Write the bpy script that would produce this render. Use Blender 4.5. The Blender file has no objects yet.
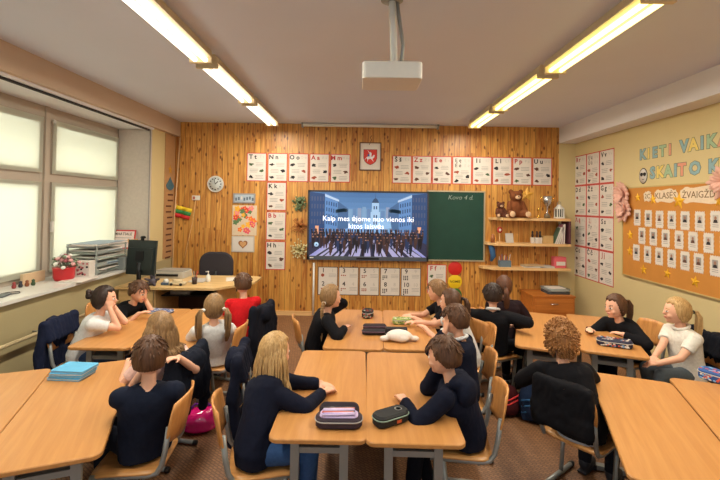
import bpy, bmesh, math, random
from mathutils import Vector, Matrix, noise
PI = math.pi
D2R = math.radians
S = bpy.context.scene
REAL = S.collection
class Later:                       # objects are linked together at the end, which keeps the many small mesh evaluations quick
    def __init__(self): self.items = []; self.objects = self
    def link(self, o): self.items.append(o)
COL = Later()

# ------------------------------------------------------------------ camera, world, light, exposure
cam_d = bpy.data.cameras.new('camera'); cam = bpy.data.objects.new('camera', cam_d); COL.objects.link(cam)
FPX = 420.0
cam_d.sensor_fit = 'HORIZONTAL'; cam_d.sensor_width = 36.0; cam_d.lens = 36.0 * FPX / 720.0
cam_d.shift_x = 0.0; cam_d.shift_y = (198.0 - 240.0) / 720.0
cam_d.clip_start = 0.05; cam_d.clip_end = 200
_p, _r, _y = D2R(1.0), D2R(0.9), D2R(-0.27)
_F = Vector((math.sin(_y) * math.cos(_p), math.cos(_y) * math.cos(_p), math.sin(_p)))
_R0 = Vector((math.cos(_y), -math.sin(_y), 0)); _U0 = _R0.cross(_F)
_R = math.cos(_r) * _R0 + math.sin(_r) * _U0; _U = -math.sin(_r) * _R0 + math.cos(_r) * _U0
cam.matrix_world = Matrix(((_R.x, _U.x, -_F.x, 0), (_R.y, _U.y, -_F.y, 0), (_R.z, _U.z, -_F.z, 1.8), (0, 0, 0, 1)))
S.camera = cam
S.view_settings.view_transform = 'Standard'; S.view_settings.look = 'None'
S.view_settings.gamma = 1.0; S.view_settings.use_curve_mapping = False
S.view_settings.exposure = 0.15

W = bpy.data.worlds.new('world'); S.world = W; W.use_nodes = True
W.node_tree.nodes['Background'].inputs[0].default_value = (0.88, 0.94, 1.0, 1)
W.node_tree.nodes['Background'].inputs[1].default_value = 0.85

def light(name, kind, loc, rot, energy, color, sx=None, sy=None):
    l = bpy.data.lights.new(name, kind); l.energy = energy; l.color = color
    if kind == 'AREA': l.shape = 'RECTANGLE'; l.size = sx; l.size_y = sy
    o = bpy.data.objects.new(name, l); COL.objects.link(o); o.location = loc; o.rotation_euler = rot
    return o
sun = light('sun', 'SUN', (-8, 6, 8), (0, 0, 0), 2.0, (1.0, 0.93, 0.82)); sun.data.angle = D2R(1.0)
sun.rotation_euler = Vector((1.0, -0.42, -0.62)).to_track_quat('-Z', 'Y').to_euler()
# daylight arriving through the three windows and through the rear ones behind the camera
for i, (ya, yb) in enumerate(((4.75, 6.05), (3.35, 4.62), (0.6, 3.2), (-2.0, 0.4))):
    light('daylight', 'AREA', (-4.15, (ya + yb) / 2, 1.85), (0, D2R(-90), 0), 38 * (yb - ya) / 1.3, (0.92, 0.98, 1.0), 1.8, yb - ya)

# ------------------------------------------------------------------ materials
def lin(c):
    c /= 255.0
    return c / 12.92 if c <= 0.04045 else ((c + 0.055) / 1.055) ** 2.4
def rgb(r, g, b): return (lin(r), lin(g), lin(b), 1)
_mats = {}
def mat(name, col, rough=0.6, metal=0.0, noise_amt=0.12, scale=30, bump=0.0, emit=0.0, spec=0.4, alpha_tr=0.0, sheen=0.0):
    if name in _mats: return _mats[name]
    m = bpy.data.materials.new(name); m.use_nodes = True; nt = m.node_tree; N = nt.nodes; L = nt.links
    b = N['Principled BSDF']
    b.inputs['Roughness'].default_value = rough; b.inputs['Metallic'].default_value = metal
    b.inputs['Specular IOR Level'].default_value = spec
    c = rgb(*col)
    tc = N.new('ShaderNodeTexCoord'); nz = N.new('ShaderNodeTexNoise'); nz.inputs['Scale'].default_value = scale; nz.inputs['Detail'].default_value = 4
    L.new(tc.outputs['Object'], nz.inputs['Vector'])
    mx = N.new('ShaderNodeMix'); mx.data_type = 'RGBA'
    mx.inputs[6].default_value = tuple(v * (1 - noise_amt) for v in c[:3]) + (1,)
    mx.inputs[7].default_value = tuple(min(1, v * (1 + noise_amt)) for v in c[:3]) + (1,)
    L.new(nz.outputs[0], mx.inputs[0]); L.new(mx.outputs[2], b.inputs['Base Color'])
    if bump:
        bp = N.new('ShaderNodeBump'); bp.inputs['Strength'].default_value = bump; bp.inputs['Distance'].default_value = 0.004
        L.new(nz.outputs[0], bp.inputs['Height']); L.new(bp.outputs[0], b.inputs['Normal'])
    if emit:
        L.new(mx.outputs[2], b.inputs['Emission Color']); b.inputs['Emission Strength'].default_value = emit
    if sheen: b.inputs['Sheen Weight'].default_value = sheen
    _mats[name] = m
    return m

def wood(name, c1, c2, axis='Y', rough=0.35, ring=14.0, spec=0.5, coat=0.0):
    if name in _mats: return _mats[name]
    m = bpy.data.materials.new(name); m.use_nodes = True; nt = m.node_tree; N = nt.nodes; L = nt.links
    b = N['Principled BSDF']; b.inputs['Roughness'].default_value = rough; b.inputs['Specular IOR Level'].default_value = spec
    b.inputs['Coat Weight'].default_value = coat; b.inputs['Coat Roughness'].default_value = 0.3
    tc = N.new('ShaderNodeTexCoord'); mp = N.new('ShaderNodeMapping')
    sc = [ring, ring, ring]; sc['XYZ'.index(axis)] = ring * 0.05; mp.inputs['Scale'].default_value = sc
    L.new(tc.outputs['Object'], mp.inputs[0])
    nz = N.new('ShaderNodeTexNoise'); nz.inputs['Scale'].default_value = 2.2; nz.inputs['Detail'].default_value = 6; nz.inputs['Distortion'].default_value = 0.6
    L.new(mp.outputs[0], nz.inputs['Vector'])
    n2 = N.new('ShaderNodeTexNoise'); n2.inputs['Scale'].default_value = 14; n2.inputs['Detail'].default_value = 3
    L.new(mp.outputs[0], n2.inputs['Vector'])
    mt = N.new('ShaderNodeMath'); mt.operation = 'MULTIPLY_ADD'; mt.inputs[1].default_value = 0.3
    L.new(n2.outputs[0], mt.inputs[0]); L.new(nz.outputs[0], mt.inputs[2])
    cr = N.new('ShaderNodeValToRGB'); cr.color_ramp.elements[0].position = 0.42; cr.color_ramp.elements[1].position = 0.85
    cr.color_ramp.elements[0].color = rgb(*c1); cr.color_ramp.elements[1].color = rgb(*c2)
    L.new(mt.outputs[0], cr.inputs[0]); L.new(cr.outputs[0], b.inputs['Base Color'])
    _mats[name] = m
    return m

def pine_wall():
    m = bpy.data.materials.new('pine_panelling'); m.use_nodes = True; nt = m.node_tree; N = nt.nodes; L = nt.links
    b = N['Principled BSDF']; b.inputs['Roughness'].default_value = 0.42
    def math_(op, a, bb=None, c=None):
        n = N.new('ShaderNodeMath'); n.operation = op
        for i, v in enumerate((a, bb, c)):
            if v is None: continue
            if isinstance(v, (int, float)): n.inputs[i].default_value = v
            else: L.new(v, n.inputs[i])
        return n.outputs[0]
    tc = N.new('ShaderNodeTexCoord'); sp = N.new('ShaderNodeSeparateXYZ'); L.new(tc.outputs['Object'], sp.inputs[0])
    X, Z = sp.outputs[0], sp.outputs[2]
    bw = math_('DIVIDE', X, 0.088)
    idx = math_('FLOOR', bw); fr = math_('FRACT', bw)
    wn = N.new('ShaderNodeTexWhiteNoise'); wn.noise_dimensions = '1D'; L.new(idx, wn.inputs['W'])
    # board joints along the height differ from board to board
    zz = math_('ADD', math_('DIVIDE', Z, 1.35), math_('MULTIPLY', wn.outputs[0], 5.0)); idz = math_('FLOOR', zz)
    wn2 = N.new('ShaderNodeTexWhiteNoise'); wn2.noise_dimensions = '2D'
    cb = N.new('ShaderNodeCombineXYZ'); L.new(idx, cb.inputs[0]); L.new(idz, cb.inputs[1]); L.new(cb.outputs[0], wn2.inputs['Vector'])
    cx = N.new('ShaderNodeCombineXYZ')
    L.new(math_('ADD', math_('MULTIPLY', X, 22.0), math_('MULTIPLY', wn2.outputs[0], 40.0)), cx.inputs[0])
    L.new(math_('MULTIPLY', Z, 1.6), cx.inputs[2])
    nz = N.new('ShaderNodeTexNoise'); nz.inputs['Scale'].default_value = 1.4; nz.inputs['Detail'].default_value = 6; nz.inputs['Distortion'].default_value = 1.2
    L.new(cx.outputs[0], nz.inputs['Vector'])
    cr = N.new('ShaderNodeValToRGB'); e = cr.color_ramp.elements
    e[0].position = 0.28; e[0].color = rgb(166, 98, 38); e[1].position = 0.70; e[1].color = rgb(220, 164, 80)
    L.new(math_('ADD', nz.outputs[0], math_('MULTIPLY_ADD', wn2.outputs[0], 0.2, -0.1)), cr.inputs[0])
    # knots
    ck = N.new('ShaderNodeCombineXYZ')
    L.new(math_('MULTIPLY', X, 13.0), ck.inputs[0]); L.new(math_('MULTIPLY', Z, 6.5), ck.inputs[2])
    vo = N.new('ShaderNodeTexVoronoi'); vo.inputs['Scale'].default_value = 1.0; L.new(ck.outputs[0], vo.inputs['Vector'])
    rp = N.new('ShaderNodeValToRGB'); rp.color_ramp.elements[0].position = 0.13; rp.color_ramp.elements[0].color = (0.85, 0.85, 0.85, 1)
    rp.color_ramp.elements[1].position = 0.24; rp.color_ramp.elements[1].color = (0, 0, 0, 1); L.new(vo.outputs['Distance'], rp.inputs[0])
    mk = N.new('ShaderNodeMix'); mk.data_type = 'RGBA'; L.new(rp.outputs[0], mk.inputs[0]); L.new(cr.outputs[0], mk.inputs[6]); mk.inputs[7].default_value = rgb(96, 44, 14)
    gr = math_('LESS_THAN', math_('ABSOLUTE', math_('SUBTRACT', fr, 0.5)), 0.455)
    gv = math_('MULTIPLY_ADD', gr, 0.5, 0.5)
    mg = N.new('ShaderNodeMix'); mg.data_type = 'RGBA'; mg.blend_type = 'MULTIPLY'; mg.inputs[0].default_value = 1.0
    cg = N.new('ShaderNodeCombineColor'); [L.new(gv, cg.inputs[i]) for i in range(3)]
    L.new(mk.outputs[2], mg.inputs[6]); L.new(cg.outputs[0], mg.inputs[7]); L.new(mg.outputs[2], b.inputs['Base Color'])
    bp = N.new('ShaderNodeBump'); bp.inputs['Distance'].default_value = 0.006; bp.inputs['Strength'].default_value = 0.8
    L.new(gr, bp.inputs['Height']); L.new(bp.outputs[0], b.inputs['Normal'])
    return m

def carpet():
    m = bpy.data.materials.new('woven_floor'); m.use_nodes = True; nt = m.node_tree; N = nt.nodes; L = nt.links
    b = N['Principled BSDF']; b.inputs['Roughness'].default_value = 0.6
    tc = N.new('ShaderNodeTexCoord')
    mp = N.new('ShaderNodeMapping'); mp.inputs['Rotation'].default_value = (0, 0, D2R(38)); mp.inputs['Scale'].default_value = (12, 12, 12); L.new(tc.outputs['Object'], mp.inputs[0])
    br = N.new('ShaderNodeTexBrick'); br.inputs['Color1'].default_value = rgb(150, 106, 68); br.inputs['Color2'].default_value = rgb(128, 88, 56); br.inputs['Mortar'].default_value = rgb(104, 70, 44)
    br.inputs['Mortar Size'].default_value = 0.045; br.inputs['Scale'].default_value = 1.0; L.new(mp.outputs[0], br.inputs['Vector'])
    nz = N.new('ShaderNodeTexNoise'); nz.inputs['Scale'].default_value = 180; L.new(tc.outputs['Object'], nz.inputs['Vector'])
    mx = N.new('ShaderNodeMix'); mx.data_type = 'RGBA'; mx.blend_type = 'OVERLAY'; mx.inputs[0].default_value = 0.35
    L.new(br.outputs[0], mx.inputs[6]); L.new(nz.outputs[0], mx.inputs[7]); L.new(mx.outputs[2], b.inputs['Base Color'])
    return m

def blind_mat():
    m = bpy.data.materials.new('roller_blind_cloth'); m.use_nodes = True; nt = m.node_tree; N = nt.nodes; L = nt.links
    N.remove(N['Principled BSDF']); out = N['Material Output']
    d = N.new('ShaderNodeBsdfDiffuse'); t = N.new('ShaderNodeBsdfTranslucent'); mx = N.new('ShaderNodeMixShader'); mx.inputs[0].default_value = 0.55
    tc = N.new('ShaderNodeTexCoord'); nz = N.new('ShaderNodeTexNoise'); nz.inputs['Scale'].default_value = 300
    L.new(tc.outputs['Object'], nz.inputs['Vector'])
    cr = N.new('ShaderNodeValToRGB'); cr.color_ramp.elements[0].color = rgb(214, 214, 200); cr.color_ramp.elements[1].color = rgb(226, 226, 212)
    L.new(nz.outputs[0], cr.inputs[0]); L.new(cr.outputs[0], d.inputs[0]); L.new(cr.outputs[0], t.inputs[0])
    L.new(d.outputs[0], mx.inputs[1]); L.new(t.outputs[0], mx.inputs[2]); L.new(mx.outputs[0], out.inputs[0])
    return m

def glass_mat():
    m = bpy.data.materials.new('window_glass'); m.use_nodes = True; nt = m.node_tree; N = nt.nodes; L = nt.links
    N.remove(N['Principled BSDF']); out = N['Material Output']
    g = N.new('ShaderNodeBsdfGlossy'); g.inputs['Roughness'].default_value = 0.02; t = N.new('ShaderNodeBsdfTransparent')
    mx = N.new('ShaderNodeMixShader'); mx.inputs[0].default_value = 0.07
    L.new(t.outputs[0], mx.inputs[1]); L.new(g.outputs[0], mx.inputs[2]); L.new(mx.outputs[0], out.inputs[0])
    return m

def picture_mat(name, col, e=0.9):
    return mat(name, col, rough=0.3, noise_amt=0.1, scale=60, emit=e)

M_desk = wood('beech_desktop', (184, 126, 68), (198, 142, 82), 'Y', 0.33, 16, 0.5)
M_ply = wood('beech_plywood', (186, 120, 60), (222, 160, 92), 'Z', 0.35, 14)
M_seat = wood('beech_seat', (196, 134, 72), (226, 168, 100), 'Y', 0.35, 14)
M_steel = mat('grey_painted_steel', (150, 152, 148), 0.4, 0.35, 0.05)
M_black = mat('black_plastic', (22, 22, 24), 0.45)
M_white = mat('white_plastic', (222, 220, 212), 0.45, noise_amt=0.04)
M_paper = mat('white_paper', (216, 208, 198), 0.8, noise_amt=0.03)
M_red = mat('poster_red', (196, 60, 56), 0.7)
M_ink = mat('black_ink', (38, 34, 34), 0.7)
M_grey = mat('grey_print', (150, 146, 142), 0.8)
M_lgrey = mat('faint_print', (186, 180, 172), 0.8)
M_cream = mat('cream_wall_paint', (208, 190, 140), 0.75, noise_amt=0.04, scale=3)
M_green = mat('green_cream_wall_paint', (170, 156, 116), 0.7, noise_amt=0.04, scale=3)
M_ceil = mat('ceiling_paint', (214, 220, 238), 0.85, noise_amt=0.03, scale=2)
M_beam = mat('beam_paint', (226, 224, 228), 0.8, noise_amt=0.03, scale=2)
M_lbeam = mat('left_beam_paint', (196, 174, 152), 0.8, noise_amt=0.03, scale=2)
M_frame = mat('window_frame_paint', (180, 168, 152), 0.5, noise_amt=0.03)  # backlit shade of the frames is put into this darker colour
M_sill = mat('sill_laminate', (214, 212, 204), 0.25, noise_amt=0.04, scale=8)
M_skin = mat('skin', (226, 172, 142), 0.55, noise_amt=0.05, scale=20)
M_eye = mat('eye_white', (230, 226, 220), 0.3)
M_lip = mat('lips', (190, 112, 100), 0.5)
M_gold = mat('gold_metal', (214, 170, 80), 0.25, 0.9)
M_silver = mat('silver_metal', (200, 200, 200), 0.25, 0.9)
M_gstar = mat('gold_foil', (232, 176, 40), 0.4, 0.3)
M_pinew = wood('pale_pine_shelf', (206, 158, 96), (236, 196, 140), 'X', 0.45, 12)
M_desk2 = wood('teacher_desk_laminate', (196, 160, 104), (220, 186, 130), 'X', 0.4, 10)
M_cab = wood('cabinet_laminate', (170, 98, 38), (200, 122, 52), 'X', 0.4, 10)
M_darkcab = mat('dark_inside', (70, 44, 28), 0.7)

def fabric(name, col): return mat('fabric_' + name, col, 0.9, noise_amt=0.22, scale=60, bump=0.25, spec=0.15)
def hairm(name, c1, c2):
    k = 'hair_' + name
    if k in _mats: return _mats[k]
    m = wood(k, c1, c2, 'Z', 0.5, 60, 0.35)
    return m

# ------------------------------------------------------------------ mesh building
class MB:
    def __init__(s): s.v = []; s.f = []; s.m = []; s.mats = []; s.sm = []; s.T = Matrix.Identity(4)
    def mi(s, m):
        if m not in s.mats: s.mats.append(m)
        return s.mats.index(m)
    def add(s, vs, fs, m, smooth=False, M=None):
        T = s.T if M is None else s.T @ M
        n = len(s.v); k = s.mi(m)
        s.v += [tuple(T @ Vector(p)) for p in vs]
        for f in fs: s.f.append([n + i for i in f]); s.m.append(k); s.sm.append(smooth)
        return s
    def box(s, c, d, m, M=None, rot=None):
        x, y, z = d[0] / 2, d[1] / 2, d[2] / 2
        vs = [Vector((i * x, j * y, k * z)) for i in (-1, 1) for j in (-1, 1) for k in (-1, 1)]
        if rot is not None:
            r = Matrix.Rotation(rot[1], 3, rot[0]); vs = [r @ v for v in vs]
        vs = [v + Vector(c) for v in vs]
        return s.add(vs, [(0, 1, 3, 2), (4, 6, 7, 5), (0, 4, 5, 1), (2, 3, 7, 6), (0, 2, 6, 4), (1, 5, 7, 3)], m, False, M)
    def prism(s, poly, z0, z1, m, M=None, smooth=False):
        n = len(poly)
        vs = [(p[0], p[1], z0) for p in poly] + [(p[0], p[1], z1) for p in poly]
        fs = [list(range(n))[::-1], list(range(n, 2 * n))] + [(i, (i + 1) % n, n + (i + 1) % n, n + i) for i in range(n)]
        return s.add(vs, fs, m, smooth, M)
    def rounded(s, w, d, r, z0, z1, m, M=None, seg=5, bev=0.004):
        def loop(ww, dd, rr):
            out = []
            for cx, cy, a0 in ((ww / 2 - rr, dd / 2 - rr, 0), (-ww / 2 + rr, dd / 2 - rr, 90), (-ww / 2 + rr, -dd / 2 + rr, 180), (ww / 2 - rr, -dd / 2 + rr, 270)):
                for k in range(seg + 1):
                    a = D2R(a0 + 90 * k / seg); out.append((cx + rr * math.cos(a), cy + rr * math.sin(a)))
            return out
        L0 = loop(w - 2 * bev, d - 2 * bev, max(r - bev, 0.001)); L1 = loop(w, d, r); n = len(L1)
        vs = [(x, y, z0) for x, y in L0] + [(x, y, z0 + bev) for x, y in L1] + [(x, y, z1 - bev) for x, y in L1] + [(x, y, z1) for x, y in L0]
        fs = [list(range(n))[::-1], list(range(3 * n, 4 * n))]
        for k in range(3):
            fs += [(k * n + i, k * n + (i + 1) % n, (k + 1) * n + (i + 1) % n, (k + 1) * n + i) for i in range(n)]
        return s.add(vs, fs, m, False, M)
    def tube(s, pts, r, m, seg=8, M=None, flat=None):
        pts = [Vector(p) for p in pts]; n = len(pts)
        rs = r if isinstance(r, (list, tuple)) else [r] * n
        vs = []; prev = None
        for i, p in enumerate(pts):
            t = (pts[min(i + 1, n - 1)] - pts[max(i - 1, 0)]).normalized()
            if prev is None:
                a = Vector((0, 0, 1)) if abs(t.z) < 0.9 else Vector((1, 0, 0))
                u = t.cross(a).normalized()
            else:
                u = (prev - t * prev.dot(t)).normalized()
            prev = u; w = t.cross(u)
            for k in range(seg):
                a = 2 * PI * k / seg
                vs.append(p + (u * math.cos(a) + w * math.sin(a)) * rs[i])
        fs = [list(range(seg))[::-1], list(range((n - 1) * seg, n * seg))]
        for i in range(n - 1):
            fs += [(i * seg + k, i * seg + (k + 1) % seg, (i + 1) * seg + (k + 1) % seg, (i + 1) * seg + k) for k in range(seg)]
        return s.add(vs, fs, m, True, M)
    def ell(s, c, r, m, R=None, nu=14, nv=9, M=None):
        c = Vector(c); r = (r, r, r) if isinstance(r, (int, float)) else r
        vs = [Vector((0, 0, r[2]))]
        for j in range(1, nv):
            th = PI * j / nv
            for i in range(nu):
                a = 2 * PI * i / nu
                vs.append(Vector((r[0] * math.sin(th) * math.cos(a), r[1] * math.sin(th) * math.sin(a), r[2] * math.cos(th))))
        vs.append(Vector((0, 0, -r[2])))
        if R is not None: vs = [R @ v for v in vs]
        vs = [v + c for v in vs]
        fs = [(0, 1 + i, 1 + (i + 1) % nu) for i in range(nu)]
        for j in range(nv - 2):
            fs += [(1 + j * nu + i, 1 + (j + 1) * nu + i, 1 + (j + 1) * nu + (i + 1) % nu, 1 + j * nu + (i + 1) % nu) for i in range(nu)]
        q = len(vs) - 1; b = 1 + (nv - 2) * nu
        fs += [(q, b + (i + 1) % nu, b + i) for i in range(nu)]
        return s.add(vs, fs, m, True, M)
    def lathe(s, prof, m, seg=20, M=None, c=(0, 0, 0)):
        vs = [(c[0] + r * math.cos(2 * PI * k / seg), c[1] + r * math.sin(2 * PI * k / seg), c[2] + z) for r, z in prof for k in range(seg)]
        n = len(prof)
        fs = [list(range(seg))[::-1], list(range((n - 1) * seg, n * seg))]
        for i in range(n - 1):
            fs += [(i * seg + k, i * seg + (k + 1) % seg, (i + 1) * seg + (k + 1) % seg, (i + 1) * seg + k) for k in range(seg)]
        return s.add(vs, fs, m, True, M)
    def capsule(s, a, b, ra, rb, m, seg=12):
        s.tube([a, b], [ra, rb], m, seg); s.ell(a, ra, m, nu=12, nv=8); s.ell(b, rb, m, nu=12, nv=8)
        return s
    def text(s, txt, size, m, M=None, depth=0.0006, align='CENTER', bold=0.0):
        vs, fs = glyphs(txt, align, bold)
        return s.add([(x * size, y * size, z * depth * 1000) for x, y, z in vs], fs, m, False, M)
    def mesh(s, name):
        me = bpy.data.meshes.new(name); me.from_pydata(s.v, [], s.f)
        for mm in s.mats: me.materials.append(mm)
        me.polygons.foreach_set('material_index', s.m); me.polygons.foreach_set('use_smooth', s.sm)
        me.update()
        return me
    def build(s, name, parent=None, M=None):
        o = bpy.data.objects.new(name, s.mesh(name)); COL.objects.link(o)
        if parent is not None: o.parent = parent
        elif M is not None: o.matrix_world = M
        return o

_gl = {}
def glyphs(txt, align, bold):
    k = (txt, align, bold)
    if k in _gl: return _gl[k]
    c = bpy.data.curves.new('t', 'FONT'); c.body = txt; c.size = 1; c.resolution_u = 2; c.align_x = align; c.align_y = 'CENTER'; c.offset = bold; c.extrude = 0.0005
    o = bpy.data.objects.new('t', c); REAL.objects.link(o)
    me = bpy.data.meshes.new_from_object(o.evaluated_get(bpy.context.evaluated_depsgraph_get()))
    r = ([tuple(v.co) for v in me.vertices], [list(p.vertices) for p in me.polygons])
    bpy.data.objects.remove(o); bpy.data.curves.remove(c); bpy.data.meshes.remove(me)
    _gl[k] = r
    return r

def fuse(mb, name, voxel, sm=4, wrinkle=0.0, seed=0):
    """union of the shapes in mb as one continuous skin"""
    o = bpy.data.objects.new('tmp', mb.mesh('tmp')); REAL.objects.link(o)
    r = o.modifiers.new('r', 'REMESH'); r.mode = 'VOXEL'; r.voxel_size = voxel; r.use_smooth_shade = True
    if sm:
        q = o.modifiers.new('s', 'SMOOTH'); q.factor = 0.5; q.iterations = sm
    me = bpy.data.meshes.new_from_object(o.evaluated_get(bpy.context.evaluated_depsgraph_get()))
    bpy.data.objects.remove(o)
    me.name = name; me.materials.clear()
    for m in mb.mats: me.materials.append(m)
    if wrinkle:
        co = [v.co.copy() for v in me.vertices]; no = [v.normal.copy() for v in me.vertices]; out = []
        for c, nn in zip(co, no):
            p = c * 9 + Vector((seed * 3.1, 0, 0)); q = Vector((p.x * 1.5, p.y * 1.5, p.z * 0.9))
            out += tuple(c + nn * (noise.noise(q) + 0.6 * (abs(noise.noise(q * 2.3)) - 0.25)) * wrinkle)
        me.vertices.foreach_set('co', out)
    me.polygons.foreach_set('use_smooth', [True] * len(me.polygons))
    me.update()
    return me

def obj(name, me, parent=None):
    o = bpy.data.objects.new(name, me); COL.objects.link(o); o.parent = parent
    return o
def tag(o, label, cat, group=None, kind=None):
    o['label'] = label; o['category'] = cat
    if group: o['group'] = group
    if kind: o['kind'] = kind
    return o
def thing(name, label, cat, loc=(0, 0, 0), rz=0.0, group=None):
    o = bpy.data.objects.new(name, None); COL.objects.link(o); o.location = loc; o.rotation_euler = (0, 0, rz); o.empty_display_size = 0.1
    return tag(o, label, cat, group)
def struct(name, mb):
    o = mb.build(name); o['kind'] = 'structure'
    return o
def dup(root, label, group=None):
    r = root.copy(); COL.objects.link(r); r['label'] = label
    if group: r['group'] = group
    for ch in list(root.children):
        c = ch.copy(); COL.objects.link(c); c.parent = r
        for g in list(ch.children):
            d = g.copy(); COL.objects.link(d); d.parent = c
    return r
ORD = ['first', 'second', 'third', 'fourth', 'fifth', 'sixth', 'seventh', 'eighth', 'ninth']

# wall frames: local x to the right, y up, z into the room
YB = 6.85; XR = 3.47; XL = -3.07
def back(x, z, off=0.0): return Matrix(((1, 0, 0, x), (0, 0, -1, YB - off), (0, 1, 0, z), (0, 0, 0, 1)))
def right(y, z, off=0.0):
    y = y * 0.983; z = 1.8 + (z - 1.8) * 0.983
    return Matrix(((0, 0, -1, XR - off), (-1, 0, 0, y), (0, 1, 0, z), (0, 0, 0, 1)))
def left(y, z, off=0.0): return Matrix(((0, 0, 1, XL + off), (1, 0, 0, y), (0, 1, 0, z), (0, 0, 0, 1)))
def flat(x, y, z, a=0.0): return Matrix.Translation((x, y, z)) @ Matrix.Rotation(a, 4, 'Z')
T3 = lambda x, y, z=0.0: Matrix.Translation((x, y, z))

# ------------------------------------------------------------------ the room
H = 3.12; Y0 = -2.6
def bx(x0, x1, y0, y1, z0, z1, m, mb=None):
    mb = mb or MB()
    return mb.box(((x0 + x1) / 2, (y0 + y1) / 2, (z0 + z1) / 2), (x1 - x0, y1 - y0, z1 - z0), m)
struct('floor', bx(-3.9, 3.74, Y0, 7.05, -0.1, 0, carpet()))
struct('ceiling', bx(-3.9, 3.74, Y0, 7.05, H, H + 0.15, M_ceil))
struct('wall_back', bx(-3.07, 3.2, YB, YB + 0.2, 0, H, pine_wall()))
wb = bx(3.2, 3.74, YB, YB + 0.2, 0, H, M_cream); bx(-3.9, -3.07, YB, YB + 0.2, 0, H, M_cream, wb); struct('wall_back_plaster', wb)['kind'] = 'structure'
struct('wall_right', bx(XR, XR + 0.2, Y0, YB, 0, H, M_cream))
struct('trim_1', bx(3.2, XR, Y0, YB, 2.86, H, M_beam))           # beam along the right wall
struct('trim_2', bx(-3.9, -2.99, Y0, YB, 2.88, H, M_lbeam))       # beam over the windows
wl = bx(-3.9, XL, Y0, YB, 0, 0.90, M_green)                         # parapet under the sill
bx(-3.9, XL, 6.1, YB, 0.9, 2.88, M_cream, wl)                       # pier at the far end
struct('wall_left', wl)
struct('trim_3', bx(-3.66, -3.05, Y0, 6.1, 2.855, 2.885, M_beam))     # soffit board
struct('trim_4', bx(-3.12, -3.09, Y0, 6.1, 2.835, 2.86, M_ink))      # curtain track
bb = MB(); bx(-3.07, 3.2, YB - 0.02, YB, 0, 0.07, M_pinew, bb); struct('baseboard_back', bb)
struct('baseboard_right', bx(XR - 0.015, XR, Y0, YB, 0, 0.08, M_pinew))
sl = MB(); sl.box((-3.34, (Y0 + 6.1) / 2, 0.915), (0.64, 6.1 - Y0, 0.032), M_sill); struct('trim_5', sl)
rv = bx(-3.55, -3.075, 6.075, 6.1, 0.935, 2.853, mat('reveal_paint', (196, 184, 172), 0.7)); struct('trim_8', rv)
struct('trim_9', MB().tube([(-3.085, 6.07, 0.94), (-3.085, 6.07, 2.84)], 0.008, M_grey, 8))
# windows: frames, sashes, glass, blinds
M_bl = blind_mat(); M_gl = glass_mat()
XW = -3.60
def window(n, ya, yb):
    f = MB()
    w = yb - ya
    def bar(y0, y1, z0, z1, d=0.07, x=XW): f.box((x, (y0 + y1) / 2, (z0 + z1) / 2), (d, y1 - y0, z1 - z0), M_frame)
    bar(ya, yb, 2.70, 2.86, 0.08); bar(ya, yb, 0.93, 1.00, 0.08); bar(ya, ya + 0.05, 1.0, 2.70, 0.078); bar(yb - 0.05, yb, 1.0, 2.70, 0.078)
    bar(ya + 0.05, yb - 0.05, 2.01, 2.10, 0.076)
    for z0, z1 in ((1.0, 2.01), (2.10, 2.70)):                          # opening sashes stand a little proud
        for q in ((ya + 0.05, ya + 0.10, z0, z1), (yb - 0.10, yb - 0.05, z0, z1), (ya + 0.10, yb - 0.10, z0, z0 + 0.05), (ya + 0.10, yb - 0.10, z1 - 0.05, z1)):
            bar(*q, 0.05, XW + 0.035)
    o = struct('window_%d' % n, f)
    g = MB(); g.box((XW - 0.02, (ya + yb) / 2, 1.85), (0.006, w - 0.1, 1.75), M_gl); gg = g.build('window_glass', o)
    k = MB(); k.box((XW + 0.08, ya + 0.045, 1.5), (0.025, 0.02, 0.12), M_white); k.build('window_handle', o)
    k = MB(); k.box((XW + 0.08, ya + 0.04, 2.70), (0.02, 0.03, 0.04), M_white); k.build('window_latch', o)
    for z0, z1 in ((0.985, 2.005), (2.105, 2.72)):
        b = MB(); b.box((XW + 0.066, (ya + yb) / 2, (z0 + z1) / 2), (0.002, w - 0.09, z1 - z0), M_bl)
        b.build('roller_blind', o)
window(1, 4.72, 6.1); window(2, 3.32, 4.66); window(3, 1.9, 3.26); window(4, 0.5, 1.84); window(5, -0.9, 0.44); window(6, -2.5, -0.96)
pr = MB()
for y in (4.69, 3.29, 1.87, 0.47, -0.93): pr.box((XW, y, 1.9), (0.12, 0.06, 1.92), M_frame)
struct('trim_6', pr)
ov = MB(); ov.box((-3.95, 2.0, 2.98), (0.5, 9.4, 0.25), M_cream); ov.box((-3.85, 6.3, 1.6), (0.5, 0.4, 3.0), M_cream)
struct('trim_7', ov)   # outer reveal

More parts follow.
